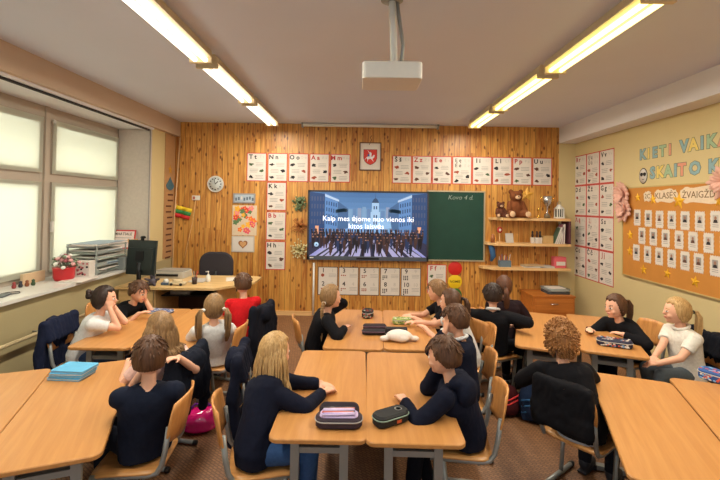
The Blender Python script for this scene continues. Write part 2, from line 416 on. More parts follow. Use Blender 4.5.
# ------------------------------------------------------------------ ceiling things
M_tube = mat('fluorescent_tube', (255, 246, 224), emit=3.6, noise_amt=0.0)
M_tubey = mat('fluorescent_tube_yellow', (255, 238, 150), emit=3.2, noise_amt=0.0)
M_fix = mat('fixture_enamel', (214, 196, 160), 0.4)
def fixture(x, y0, y1, tm, label):
    t = thing('ceiling_light', label, 'ceiling light', (x, (y0 + y1) / 2, H), 0, 'fluorescent lights in two rows')
    l = y1 - y0
    h = MB(); h.prism([(-0.10, -0.075), (0.10, -0.075), (0.075, 0), (-0.075, 0)], -l / 2, l / 2, M_fix, Matrix(((1, 0, 0, 0), (0, 0, 1, 0), (0, 1, 0, 0), (0, 0, 0, 1)))); h.build('housing', t)
    for sx in (-0.045, 0.045):
        q = MB(); q.tube([(sx, -l / 2 + 0.04, -0.098), (sx, l / 2 - 0.04, -0.098)], 0.019, tm, 10); q.build('tube', t)
    ld = bpy.data.lights.new('tube_light', 'AREA'); ld.shape = 'RECTANGLE'; ld.size = 0.12; ld.size_y = l - 0.1; ld.energy = 21 * l; ld.color = (1.0, 0.93, 0.80)
    lo = bpy.data.objects.new('tube_light', ld); COL.objects.link(lo); lo.parent = t; lo.location = (0, 0, -0.122)
    for sy in (-1, 1):
        e = MB(); e.box((0, sy * (l / 2 - 0.02), -0.095), (0.19, 0.035, 0.05), M_fix); e.build('end_cap', t)
for i, (a, b) in enumerate(((5.12, 6.45), (3.70, 5.02), (2.28, 3.6), (0.86, 2.18))):
    fixture(-1.40, a, b, M_tube, ['pale white fluorescent light at the back wall end of the left row', 'middle fluorescent light of the left row on the ceiling', 'fluorescent light of the left row cut by the top edge of the picture', 'left row fluorescent light overhead'][i])
for i, (a, b) in enumerate(((5.34, 6.40), (3.85, 5.24), (2.4, 3.75), (0.9, 2.3))):
    fixture(1.70, a, b, M_tubey, ['short yellow fluorescent light at the back wall end of the right row', 'middle yellow fluorescent light of the right row on the ceiling', 'yellow fluorescent light of the right row cut by the top edge of the picture', 'right row fluorescent light overhead'][i])
t = thing('projector', 'white ceiling projector hanging on a pole below the ceiling', 'projector', (0.17, 2.62, H))
MB().rounded(0.36, 0.28, 0.03, -0.56, -0.46, M_white).build('body', t)
q = MB(); q.tube([(0.02, 0, -0.46), (0.0, 0, 0)], 0.022, M_white, 12); q.build('pole', t)
q = MB(); q.tube([(0.06, 0.03, -0.46), (0.075, 0.03, -0.3), (0.05, 0.02, -0.15), (0.03, 0.02, 0)], 0.012, M_steel, 8); q.build('cable', t)
q = MB(); q.lathe([(0.02, 0), (0.07, 0), (0.07, -0.03), (0.02, -0.04)][::-1], M_steel, 20); q.build('ceiling_plate', t)
q = MB(); q.lathe([(0.0, 0), (0.035, 0), (0.035, 0.03), (0.0, 0.03)], M_black, 16, Matrix.Translation((0.1, 0.14, -0.51)) @ Matrix.Rotation(-PI / 2, 4, 'X')); q.build('lens', t)
t = thing('projection_screen', 'rolled up white projection screen under the ceiling at the back wall', 'screen', (0.1, 6.76, 3.085))
q = MB(); q.tube([(-1.07, 0, 0), (1.1, 0, 0)], 0.026, M_white, 14); q.build('casing', t)
for x in (-1.08, 1.11):
    q = MB(); q.box((x, 0.02, 0.01), (0.03, 0.09, 0.09), M_steel); q.build('bracket', t)

# ------------------------------------------------------------------ posters
def icon(mb, x, y, s, m, seed):
    r = random.Random(seed); n = 11; pts = []
    for k in range(n):
        a = 2 * PI * k / n; q = s * (0.45 + 0.6 * r.random())
        pts.append((x + q * math.cos(a) * r.choice((1.0, 1.3)), y + q * math.sin(a) * 0.8))
    mb.prism(pts, 0.0024, 0.003, m)
ICO = [mat('icon_' + n, c, 0.7) for n, c in (('brown', (92, 58, 44)), ('dark', (42, 38, 42)), ('rust', (156, 70, 48)), ('green', (70, 92, 58)), ('black', (34, 28, 30)))]
def poster(name, M, w, h, rows, label, group, seed, border=M_red, letter=M_ink, pic=True, cat='poster'):
    mb = MB()
    mb.box((0, 0, 0.001), (w, h, 0.002), border); mb.box((0, 0, 0.0018), (w - 0.026, h - 0.026, 0.0012), M_paper)
    r = random.Random(seed)
    nr = len(rows)
    y = h / 2 - 0.068
    for row in rows:
        mb.text(row, 0.10 if nr == 1 else 0.072, M_redink if r.random() < 0.4 else letter, T3(-w * 0.2, y, 0.0026), bold=0.028 if nr == 1 else 0.015)
        mb.text(row, 0.06, M_lgrey, T3(w * 0.25, y, 0.0026))
        y -= 0.085
    y += 0.015
    space = (y + h / 2 - 0.02); st = space / 3
    for k in range(3):
        yy = y - st * (k + 0.5); side = -1 if k % 2 == 0 else 1
        if pic: icon(mb, side * w * 0.28, yy, 0.040, r.choice(ICO), seed * 7 + k)
        for q in range(3):
            ww = w * r.uniform(0.34, 0.44)
            mb.box((-side * w * 0.14, yy + 0.024 - q * 0.024, 0.0026), (ww, 0.007, 0.0006), M_grey)
    o = mb.build(name, None, M); return tag(o, label, cat, group)
M_redink = mat('red_ink', (176, 44, 48), 0.7)
PG = 'alphabet posters with red borders'
w_, h_ = 0.325, 0.465
for i, (s_, d_) in enumerate((('T t', 'an alphabet poster lettered T t, leftmost of the left row'), ('N n', 'alphabet poster lettered N n in the left row above the K k poster'), ('O o', 'alphabet poster lettered O o in the left row'), ('A a', 'alphabet poster lettered A a in the left row above the screen'), ('M m', 'alphabet poster lettered M m at the right end of the left row'))):
    poster('alphabet_poster', back(-1.73 + i * 0.342, 2.40, 0), w_, h_, [s_], 'red bordered ' + d_.replace('an ', ''), PG, 10 + i)
for i, (s_, d_) in enumerate((('K k', 'red bordered alphabet poster lettered K k below the N n poster'), ('B b', 'red bordered alphabet poster lettered B b between K k and H h'), ('H h', 'red bordered alphabet poster lettered H h, lowest of the column'))):
    poster('alphabet_poster', back(-1.395, 1.925 - i * 0.482, 0), w_, h_, [s_], d_, PG, 20 + i)
for i, s_ in enumerate((['Š š'], ['Z z'], ['E e'], ['Ę ę', 'Ė ė'], ['I i'], ['L l'], ['P p'], ['U u'])):
    poster('alphabet_poster', back(0.645 + i * 0.3265, 2.395, 0), 0.318, w_ * 0 + 0.455, s_, 'red bordered alphabet poster lettered %s in the row right of the coat of arms' % ' and '.join(s_), PG, 30 + i)
poster('alphabet_poster', back(1.235, 0.63, 0), 0.315, 0.46, ['F f'], 'alphabet poster lettered F f under the chalkboard beside the red disc', PG, 45)
rows4 = [[['R r'], ['Ų ų', 'Ū ū'], ['V v']], [['D d'], ['Ž ž'], ['G g']], [['Ą ą'], ['Į į', 'Y y'], ['S s']], [['C c'], ['Č č'], ['J j']]]
for r_ in range(4):
    for c_ in range(3):
        poster('alphabet_poster', right(6.80 - c_ * 0.362, 2.42 - r_ * 0.49, 0), 0.355, 0.48, rows4[r_][c_], 'red bordered alphabet poster lettered %s on the cream right wall' % ' and '.join(rows4[r_][c_]), 'alphabet posters on the right wall', 60 + r_ * 3 + c_)
M_dk = mat('dark_border', (60, 54, 58), 0.6)
for i in range(5):
    mb = MB(); w, h = 0.322, 0.455
    mb.box((0, 0, 0.001), (w, h, 0.002), M_dk); mb.box((0, 0, 0.0018), (w - 0.02, h - 0.02, 0.0012), M_paper)
    r = random.Random(i)
    for k in range(2):
        nn = str(2 * i + 1 + k); y = h / 2 - 0.06 - k * 0.215
        mb.text(nn, 0.10, M_ink, T3(-0.075, y, 0.0026), bold=0.015); mb.text(nn, 0.08, M_lgrey, T3(0.075, y, 0.0026))
        cnt = 2 * i + 1 + k; cols = 3 if cnt > 3 else cnt
        mm = ICO[2] if i in (0, 1, 2) else ICO[1]
        for q in range(cnt):
            cx = -0.085 + (q % cols - (cols - 1) / 2) * 0.03; cy = y - 0.075 - (q // cols) * 0.026
            mb.prism([(cx + (0.028 if cnt == 1 else 0.011) * math.cos(a * PI / 4), cy + (0.028 if cnt == 1 else 0.011) * math.sin(a * PI / 4)) for a in range(8)], 0.0024, 0.003, mm)
        for q in range(3): mb.box((0.075, y - 0.055 - q * 0.022, 0.0026), (0.12, 0.005, 0.0006), M_grey)
    tag(mb.build('number_poster', None, back(-0.535 + i * 0.3375, 0.565, 0)), 'dark edged counting poster with the numbers %d and %d below the screen' % (2 * i + 1, 2 * i + 2), 'poster', 'counting posters below the screen')
# discs of the noise traffic light
for (z, c, nm, tx) in ((0.80, (206, 40, 32), 'red', None), (0.585, (234, 196, 30), 'yellow', 'NOMIS'), (0.37, (46, 112, 50), 'green', None)):
    mb = MB(); mb.lathe([(0.113, 0), (0.113, 0.006), (0.108, 0.008)], mat('disc_' + nm, c, 0.5), 32)
    if tx: mb.text(tx, 0.055, mat('olive_ink', (90, 80, 20)), T3(0, 0, 0.0086), bold=0.01)
    if nm == 'green': mb.prism([(0.0 + 0.02 * math.cos(a * PI / 3), -0.01 + 0.02 * math.sin(a * PI / 3)) for a in range(6)], 0.008, 0.0086, M_paper)
    tag(mb.build(nm + '_disc', None, back(1.53, z, 0)), '%s paper disc of the traffic light on the pine wall' % nm, 'disc')

# coat of arms in a frame
t = thing('framed_picture', 'small framed picture of a red shield high above the screen', 'picture'); t.matrix_world = back(0.125, 2.60, 0)
mb = MB()
for q in ((-0.17, 0, 0.016, 0.46), (0.17, 0, 0.016, 0.46), (0, 0.222, 0.356, 0.016), (0, -0.222, 0.356, 0.016)): mb.box((q[0], q[1], 0.012), (q[2], q[3], 0.024), mat('picture_frame_wood', (110, 78, 50), 0.4))
mb.build('frame', t)
mb = MB(); mb.box((0, 0, 0.006), (0.33, 0.43, 0.006), M_paper)
shield = [(-0.105, 0.11), (0.105, 0.11), (0.105, -0.03), (0.085, -0.08), (0.045, -0.115), (0, -0.135), (-0.045, -0.115), (-0.085, -0.08), (-0.105, -0.03)]
mb.prism([(x * 1.06, y * 1.05) for x, y in shield][::-1], 0.0088, 0.0094, M_ink); mb.prism(shield[::-1], 0.0094, 0.010, mat('shield_red', (206, 60, 50), 0.6))
wm = mat('knight_white', (222, 222, 226), 0.6); bm_ = mat('knight_blue', (60, 92, 150), 0.6)
for pl, m_ in (([(-0.07, -0.02), (-0.04, 0.0), (0.03, -0.005), (0.055, 0.03), (0.075, 0.02), (0.06, -0.02), (0.035, -0.04), (0.055, -0.085), (0.03, -0.06), (0.01, -0.04), (-0.03, -0.045), (-0.05, -0.095), (-0.045, -0.05)], wm),
              ([(-0.02, -0.005), (0.018, -0.005), (0.02, 0.05), (0.005, 0.075), (-0.012, 0.055)], wm), ([(-0.045, 0.0), (-0.01, 0.0), (-0.015, 0.04), (-0.045, 0.035)], bm_), ([(-0.015, 0.05), (-0.045, 0.095), (-0.04, 0.098), (-0.008, 0.06)], wm), ([(-0.08, -0.02), (-0.09, -0.06), (-0.075, -0.04)], wm)):
    mb.prism(pl, 0.010, 0.0108, m_)
mb.build('picture_sheet', t)
mb = MB(); mb.tube([(-0.02, 0.19, 0.02), (0.0, 0.23, 0.02), (0.015, 0.27, 0.015), (-0.005, 0.31, 0.012), (0.02, 0.34, 0.01)], 0.004, M_ink, 6); mb.build('hanging_cord', t)

# ------------------------------------------------------------------ the screen
t = thing('television', 'large flat interactive display showing a street crowd picture on the pine wall', 'screen'); t.matrix_world = back(0.105, 1.475, 0.05)
tw, th = 1.95, 1.12
mb = MB(); mb.rounded(tw, th, 0.02, -0.03, 0.03, M_steel); mb.build('casing', t)
fb = MB()
for q in ((0, th / 2 - 0.014, tw, 0.028), (0, -th / 2 + 0.032, tw, 0.064), (-tw / 2 + 0.014, 0, 0.028, th), (tw / 2 - 0.014, 0, 0.028, th)):
    fb.box((q[0], q[1], 0.034), (q[2], q[3], 0.012), mat('display_bezel', (92, 98, 106), 0.35, 0.4) if q[1] < -0.1 else mat('display_bezel_dark', (62, 62, 66), 0.35, 0.3))
fb.box((0.0, -th / 2 + 0.030, 0.041), (0.36, 0.03, 0.004), M_black); fb.box((-0.9, -th / 2 + 0.034, 0.041), (0.06, 0.016, 0.002), M_white)
fb.build('bezel', t)
P = lambda n, c, e=0.62: picture_mat('screen_' + n, c, e)
sw, sh = tw - 0.056, th - 0.092; cy0 = 0.018
mb = MB(); Ms = T3(0, cy0, 0.0)
def rectp(x0, y0, x1, y1, z, m): mb.prism([(x0 * sw - sw / 2, y0 * sh - sh / 2), (x1 * sw - sw / 2, y0 * sh - sh / 2), (x1 * sw - sw / 2, y1 * sh - sh / 2), (x0 * sw - sw / 2, y1 * sh - sh / 2)], 0.0300 + z * 0.0003, 0.0302 + z * 0.0003, m, Ms)
def polyp(pts, z, m): mb.prism([(x * sw - sw / 2, y * sh - sh / 2) for x, y in pts], 0.0300 + z * 0.0003, 0.0302 + z * 0.0003, m, Ms)
for i in range(8):
    f = i / 7.0; rectp(0, 0.36 + 0.08 * i, 1, 0.36 + 0.08 * (i + 1), 1, P('sky%d' % i, (int(104 - 40 * f), int(144 - 44 * f), int(192 - 44 * f))))
rectp(0, 0, 1, 0.37, 1, P('road', (44, 44, 66)))
rectp(0.33, 0.5, 0.7, 0.74, 2, P('haze_town', (92, 128, 168)))
rnd = random.Random(5)
for k in range(10): x = 0.33 + 0.04 * k; rectp(x, 0.5, x + 0.03, 0.66 + 0.12 * rnd.random(), 3, P('town%d' % (k % 3), ((104, 136, 172), (82, 112, 156), (116, 130, 160))[k % 3]))
for side in (0, 1):
    X = (lambda x: x) if side == 0 else (lambda x: 1 - x)
    o_ = (lambda p: p) if side == 0 else (lambda p: p[::-1])
    polyp(o_([(X(0), 0.2), (X(0.13), 0.3), (X(0.13), 0.97), (X(0), 1.0)]), 4, P('house1', (34, 58, 100)))
    polyp(o_([(X(0.13), 0.28), (X(0.24), 0.38), (X(0.24), 0.9), (X(0.13), 0.985)]), 5, P('house2', (78, 116, 168)))
    polyp(o_([(X(0.24), 0.38), (X(0.33), 0.44), (X(0.33), 0.74), (X(0.24), 0.86)]), 4, P('house3', (58, 88, 130)))
    polyp(o_([(X(0.13), 0.93), (X(0.25), 0.85), (X(0.25), 0.88), (X(0.13), 0.97)]), 6, P('cornice', (150, 172, 200)))
    for a in range(5):
        for b in range(4):
            x = 0.015 + a * 0.024; y = 0.50 + b * 0.12
            polyp(o_([(X(x), y), (X(x + 0.012), y), (X(x + 0.012), y + 0.07), (X(x), y + 0.07)]), 6, P('pane', (92, 124, 164) if b > 0 else (60, 70, 100)))
            x = 0.142 + a * 0.02; y = 0.50 + b * 0.1 - a * 0.008
            polyp(o_([(X(x), y), (X(x + 0.009), y), (X(x + 0.009), y + 0.06), (X(x), y + 0.06)]), 7, P('pane2', (36, 62, 104)))
    polyp(o_([(X(0.05), 0.34), (X(0.08), 0.34), (X(0.08), 0.47), (X(0.05), 0.47)]), 8, P('lit_door', (196, 142, 110)))
    for k in range(9): 
        x = 0.24 + 0.013 * k
        polyp([(X(x) * 1.0 + 0.02 * math.cos(a * PI / 4), 0.72 - abs(k - 4) * 0.004 + 0.03 * math.sin(a * PI / 4)) for a in range(8)], 9, P('tree', (34, 52, 66))) if k < 6 else None
# white church tower
polyp([(0.52, 0.44), (0.60, 0.44), (0.60, 0.70), (0.52, 0.70)], 8, P('tower', (140, 172, 206)))
polyp([(0.53, 0.70), (0.59, 0.70), (0.59, 0.84), (0.53, 0.84)], 8, P('tower', (140, 172, 206)))
polyp([(0.528, 0.84), (0.592, 0.84), (0.575, 0.90), (0.562, 0.915), (0.56, 1.0), (0.558, 0.915), (0.545, 0.90)], 8, P('spire', (46, 66, 96)))
for y in (0.5, 0.6, 0.74): polyp([(0.545, y), (0.555, y), (0.555, y + 0.05), (0.545, y + 0.05)], 9, P('pane2', (36, 62, 104))); polyp([(0.565, y), (0.575, y), (0.575, y + 0.05), (0.565, y + 0.05)], 9, P('pane2', (36, 62, 104)))
polyp([(0.44, 0.44), (0.70, 0.44), (0.69, 0.56), (0.64, 0.6), (0.6, 0.56), (0.52, 0.56), (0.48, 0.6)], 7, P('church', (120, 158, 200)))
# light streaks on the road
for k in range(26):
    a = -0.95 + 1.9 * k / 25.0 + rnd.uniform(-0.03, 0.03)
    x0 = 0.5 + a * 0.32; x1 = 0.5 + a * 0.62; w0 = 0.006; w1 = 0.016
    x1 = max(0.02, min(0.98, x1)); polyp([(x1 - w1, 0.0), (x1 + w1, 0.0), (x0 + w0, 0.26), (x0 - w0, 0.26)], 2, P('streak', (150, 150, 186)))
# crowd
cc = [P('crowd%d' % i, c) for i, c in enumerate(((30, 22, 28), (44, 30, 32), (22, 26, 42), (62, 42, 38), (34, 46, 78), (24, 20, 24)))]
hc = [P('heads%d' % i, c) for i, c in enumerate(((120, 84, 68), (62, 42, 36), (150, 110, 92)))]
for row in range(6):
    yb_ = 0.42 - row * 0.045; sc = 0.55 + row * 0.14; n = (48, 46, 40, 30, 18, 12)[row]
    for k in range(n):
        x = 0.02 + 0.96 * (k + rnd.random() * 0.7) / n
        if row > 3 and (x < 0.16 or x > 0.88): continue
        hgt = min(0.17 * sc, yb_ - 0.01); wd = 0.011 * sc; z = 10 + row * 2
        polyp([(x - wd * 0.5, yb_ - hgt), (x + wd * 0.2, yb_ - hgt), (x + wd, yb_ - hgt * 0.4), (x + wd, yb_), (x - wd, yb_), (x - wd, yb_ - hgt * 0.4)], z, rnd.choice(cc))
        polyp([(x + wd * 0.6 * math.cos(a * PI / 3), yb_ + wd + wd * 0.95 * math.sin(a * PI / 3)) for a in range(6)], z + 1, rnd.choice(hc))
wt = P('caption', (240, 242, 246), 1.0)
mb.text('Kaip mes ėjome nuo vienos iki', 0.118, wt, T3(0.0, 0.105, 0.0385), bold=0.0); mb.text('kitos laisvės', 0.118, wt, T3(-0.03, -0.015, 0.0385), bold=0.0)
mb.lathe([(0.037, 0.0), (0.037, 0.0008)], P('badge', (150, 182, 214)), 20, T3(-sw / 2 + 0.12, -sh / 2 + 0.20, 0.038)); mb.prism([(-0.006, -0.016), (0.008, -0.004), (0.012, 0.014), (-0.008, 0.006)], 0.0388, 0.0392, P('pane2', (36, 62, 104)), T3(-sw / 2 + 0.12, -sh / 2 + 0.20, 0))
mb.build('picture_panel', t)
mb = MB(); mb.box((0, 0, -0.04), (0.5, 0.4, 0.02), M_black); mb.build('wall_mount', t)

# chalkboard
t = thing('chalkboard', 'dark green chalkboard with a chalk date, right of the display', 'chalkboard'); t.matrix_world = back(1.53, 1.49, 0)
bw_, bh_ = 0.92, 1.12
mb = MB(); mb.box((0, 0, 0.012), (bw_ - 0.02, bh_ - 0.02, 0.016), mat('chalkboard_green', (24, 62, 50), 0.75, noise_amt=0.18, scale=5))
mb.text('Kovo 4 d.', 0.105, mat('chalk', (148, 160, 150), 0.9), T3(0.08, bh_ / 2 - 0.10, 0.0205) @ Matrix(((1, 0.25, 0, 0), (0, 1, 0, 0), (0, 0, 1, 0), (0, 0, 0, 1))), bold=-0.008); mb.build('writing_surface', t)
mb = MB()
for q in ((0, bh_ / 2, bw_ + 0.02, 0.022), (0, -bh_ / 2, bw_ + 0.02, 0.022), (bw_ / 2, 0, 0.022, bh_), (-bw_ / 2, 0, 0.022, bh_)): mb.box((q[0], q[1], 0.015), (q[2], q[3], 0.03), mat('aluminium_edge', (176, 164, 136), 0.4, 0.3))
mb.build('frame', t)

# ------------------------------------------------------------------ left part of the pine wall
t = thing('wall_clock', 'round white wall clock on the pine wall at the left', 'clock'); t.matrix_world = back(-2.39, 2.11, 0)
mb = MB(); mb.lathe([(0.125, 0), (0.135, 0.02), (0.13, 0.034), (0.118, 0.036), (0.116, 0.028)], M_white, 36); mb.build('case', t)
mb = MB(); mb.lathe([(0.117, 0.02), (0.117, 0.03)], mat('clock_dial', (200, 206, 204), 0.5), 36)
for k in range(12):
    a = k * PI / 6; mb.box((0.09 * math.sin(a), 0.09 * math.cos(a), 0.031), (0.018, 0.018, 0.002), M_ink)
mb.build('dial', t)
mb = MB(); mb.box((0.02, 0.02, 0.034), (0.012, 0.07, 0.002), M_ink, rot=('Z', -0.8)); mb.build('hour_hand', t)
mb = MB(); mb.box((-0.01, 0.04, 0.037), (0.008, 0.09, 0.002), M_ink, rot=('Z', 0.2)); mb.build('minute_hand', t)
t = thing('wall_socket', 'white double wall switch left of the clock on the pine wall', 'switch'); t.matrix_world = back(-2.71, 1.88, 0)
MB().rounded(0.13, 0.075, 0.01, 0, 0.012, M_white).build('plate', t)
for x in (-0.03, 0.03):
    MB().box((x, 0, 0.015), (0.035, 0.045, 0.01), mat('switch_red', (190, 110, 90)) if x < 0 else M_white).build('rocker', t)
# flag
t = thing('small_flag', 'small yellow green red striped flag slanting on the pine wall', 'flag'); t.matrix_world = back(-2.91, 1.64, 0.03) @ Matrix.Rotation(-0.24, 4, 'Z')
for k, (nm, c) in enumerate((('yellow', (240, 206, 40)), ('green', (60, 140, 70)), ('red', (200, 44, 44)))):
    pass
mb = MB(); nx = 14
for k, c in enumerate(((238, 206, 44), (56, 136, 72), (200, 46, 44))):
    y1 = 0.09 - k * 0.062; y0 = y1 - 0.062
    vs = []; fs = []
    for i in range(nx + 1):
        x = -0.13 + 0.26 * i / nx; z = 0.012 * math.sin(i * 0.8)
        vs += [(x, y0, z), (x, y1, z), (x, y0, z + 0.002), (x, y1, z + 0.002)]
    for i in range(nx):
        a = 4 * i; b = a + 4
        fs += [(a + 2, b + 2, b + 3, a + 3), (a, a + 1, b + 1, b), (a, b, b + 2, a + 2), (a + 1, a + 3, b + 3, b + 1)]
    mb.add(vs, fs, mat('flag_%d' % k, c, 0.7), True)
mb.build('flag_cloth', t)
mb = MB(); mb.tube([(-0.132, -0.16, 0.0), (-0.132, 0.11, 0.0)], 0.006, M_pinew, 8); mb.build('flag_stick', t)
tag(MB().tube([(0.0, -0.2, 0), (0.08, 0.22, 0.0), (0.15, 0.55, 0.0), (0.19, 0.89, 0)], 0.006, M_pinew, 6).build('wall_cable', None, back(-3.0 + 0.1, 0.95, 0.012)), 'thin pale cable slanting down the pine wall behind the teacher desk', 'cable')
# pictures under one another
t = thing('small_photo_frame', 'small landscape picture in a grey frame above the flower picture', 'picture'); t.matrix_world = back(-1.92, 1.885, 0)
mb = MB(); mb.box((0, 0, 0.008), (0.36, 0.16, 0.016), mat('grey_frame', (150, 146, 146), 0.5)); mb.build('frame', t)
mb = MB(); mb.box((0, 0, 0.0165), (0.31, 0.115, 0.002), mat('photo_bluegrey', (170, 184, 196), 0.4))
for k in range(7): mb.box((-0.13 + 0.045 * k, -0.015 + 0.01 * (k % 3), 0.018), (0.028, 0.05, 0.0008), mat('photo_dark', (92, 106, 120), 0.4) if k != 2 else M_paper)
mb.build('photo', t)
mb = MB(); mb.box((0, 0, 0.002), (0.40, 0.49, 0.004), mat('flower_ground', (216, 196, 168), 0.7))
fr_ = random.Random(3)
fc = [mat('petal_%d' % i, c, 0.7) for i, c in enumerate(((220, 70, 60), (232, 130, 140), (240, 180, 60), (240, 120, 60), (224, 90, 110)))]; lf = mat('petal_leaf', (96, 128, 84), 0.7)
for k in range(34):
    x = fr_.uniform(-0.15, 0.15); y = fr_.uniform(-0.2, 0.2); s_ = fr_.uniform(0.025, 0.05)
    m_ = lf if k % 4 == 0 else fr_.choice(fc)
    mb.prism([(x + s_ * (1 + 0.25 * math.cos(5 * a)) * math.cos(a), y + s_ * (1 + 0.25 * math.cos(5 * a)) * math.sin(a)) for a in [2 * PI * q / 20 for q in range(20)]], 0.004, 0.0045 + 0.0001 * k, m_)
    if k % 4: mb.prism([(x + s_ * 0.3 * math.cos(a), y + s_ * 0.3 * math.sin(a)) for a in [2 * PI * q / 8 for q in range(8)]], 0.0045 + 0.0001 * k, 0.0049 + 0.0001 * k, fc[2])
tag(mb.build('flower_picture', None, back(-1.91, 1.525, 0)), 'unframed picture of red pink and yellow flowers on the pine wall', 'picture')
t = thing('heart_picture', 'white framed picture of a brown wooden heart below the flower picture', 'picture'); t.matrix_world = back(-1.925, 1.14, 0)
mb = MB(); mb.box((0, 0, 0.006), (0.37, 0.26, 0.012), mat('pale_frame', (196, 188, 174), 0.5)); mb.build('frame', t)
mb = MB(); mb.box((0, 0, 0.013), (0.33, 0.22, 0.002), M_paper)
hp = [(0.075 * (math.sin(a) ** 3), 0.062 * (13 * math.cos(a) - 5 * math.cos(2 * a) - 2 * math.cos(3 * a) - math.cos(4 * a)) / 13) for a in [2 * PI * q / 28 for q in range(28)]]
mb.prism(hp[::-1], 0.014, 0.0155, mat('heart_brown', (150, 96, 54), 0.6)); mb.prism([(x * 0.7, y * 0.7) for x, y in hp][::-1], 0.0155, 0.0165, mat('heart_tan', (206, 158, 104), 0.6))
mb.text('Būkime kartu', 0.03, M_grey, T3(0, 0.09, 0.0145)) if False else None
mb.build('picture_sheet', t)
# dried bouquets beside the display
def bouquet(z, c1, c2, label, kind):
    r = random.Random(int(z * 100)); mb = MB()
    m1 = mat('dry_%d' % int(z * 100), c1, 0.8); m2 = mat('dry2_%d' % int(z * 100), c2, 0.8)
    n = 60
    for k in range(n):
        a = r.uniform(0, 2 * PI); e = r.uniform(0.1, 1.3); L = r.uniform(0.10, 0.18)
        d = Vector((math.cos(a) * math.cos(e) * 1.0, math.sin(a) * math.cos(e), math.sin(e) * 0.6))
        p = d * L
        mb.tube([(0, 0, 0.01), tuple(p * 0.6 + Vector((0, 0, 0.01))), tuple(p)], [0.003, 0.004, 0.002], m1, 5)
        if kind == 'leaf': mb.ell(p * 0.8, (0.012, 0.022, 0.006), m2, Matrix.Rotation(a, 3, 'Z'), 6, 4)
        else: mb.ell(p, 0.014 if kind == 'ball' else 0.010, m2, None, 6, 4)
    tag(mb.build('dried_bouquet', None, back(-1.0, z, 0.004)), label, 'dried flowers', 'dried bouquets beside the display')
bouquet(1.82, (96, 112, 76), (120, 138, 98), 'grey green dried leaf bunch beside the upper left of the display', 'leaf')
bouquet(1.43, (170, 108, 56), (190, 120, 66), 'rust brown dried flower bunch, middle of the three', 'dot')
bouquet(1.06, (196, 184, 130), (214, 204, 156), 'pale straw round dried flower bunch beside the lower left of the display', 'ball')
# pole and pin board strip at the left corner
t = tag(MB().tube([(-3.052, 6.80, 0.0), (-3.045, 6.81, 1.5), (-2.98, 6.82, 2.86)], 0.011, mat('pale_pole', (214, 176, 130), 0.5), 8).build('wooden_pole'), 'long thin pale pole leaning in the left back corner', 'pole')
t = thing('hanging_strip', 'brown cardboard strip with slots and a blue drop in the left corner', 'wall decoration'); t.matrix_world = left(6.66, 1.9, 0.0)
mb = MB(); mb.box((0, 0, 0.006), (0.34, 1.95, 0.012), mat('cardboard', (178, 136, 92), 0.8))
r = random.Random(2)
for k in range(12): mb.box((r.uniform(-0.03, 0.03), 0.02 - 0.09 * k, 0.013), (0.18, 0.025, 0.002), mat('slot_brown', (92, 52, 34), 0.8))
mb.build('board', t)
mb = MB(); mb.prism([(0.13 * math.cos(a) * (1 if math.sin(a) < 0 else (1 - math.sin(a))), 0.14 * (math.sin(a) if math.sin(a) > 0 else 0.55 * math.sin(a))) for a in [2 * PI * q / 24 for q in range(24)]], 0.014, 0.022, mat('blue_drop', (70, 108, 124), 0.6), T3(0, 0.17)); mb.build('paper_drop', t)
def star(mb, x, y, r, m, z0=0.0, z1=0.01, rot=0.0, M=None):
    pts = [(x + (r if k % 2 == 0 else r * 0.45) * math.sin(k * PI / 5 + rot), y + (r if k % 2 == 0 else r * 0.45) * math.cos(k * PI / 5 + rot)) for k in range(10)]
    n = 10
    vs = [(p[0], p[1], z0) for p in pts] + [(p[0], p[1], (z0 + z1) / 2) for p in pts] + [(x, y, z1 + r * 0.12)]
    fs = [list(range(n))] + [(i, i + n, (i + 1) % n + n, (i + 1) % n) for i in range(n)] + [(n + i, 2 * n, n + (i + 1) % n) for i in range(n)]
    mb.add(vs, fs, m, False, M)
mb = MB(); star(mb, 0, 0.42, 0.08, mat('ochre_star', (196, 140, 50), 0.6), 0.014, 0.02); mb.build('paper_star', t)

# ------------------------------------------------------------------ shelves at the right
def shelf(z, x0, x1, label, d=0.26):
    mb = MB(); mb.prism([(x0, 0.0), (x0 + 0.03, -0.14), (x0 + 0.16, -d), (x1, -d), (x1, 0)][::-1], -0.02, 0.02, M_pinew)
    o = mb.build('wall_shelf', None, Matrix.Translation((0, YB, z))); return tag(o, label, 'shelf', 'pine wall shelves beside the chalkboard')
shelf(1.621, 2.06, 3.28, 'top pine wall shelf carrying the teddy bear')
shelf(1.222, 1.98, 3.28, 'middle pine wall shelf carrying books and small frames')
shelf(0.842, 1.91, 3.28, 'lowest pine wall shelf carrying papers and a pen holder')
tag(MB().box((0, 0, 0), (0.03, 0.26, 0.358), mat('dark_end_board', (92, 52, 60), 0.5)).build('shelf_end_board', None, Matrix.Translation((3.262, YB - 0.13, 1.4215))), 'dark upright board closing the right end between two shelves', 'board')
SZ = 1.642; SY = 6.70
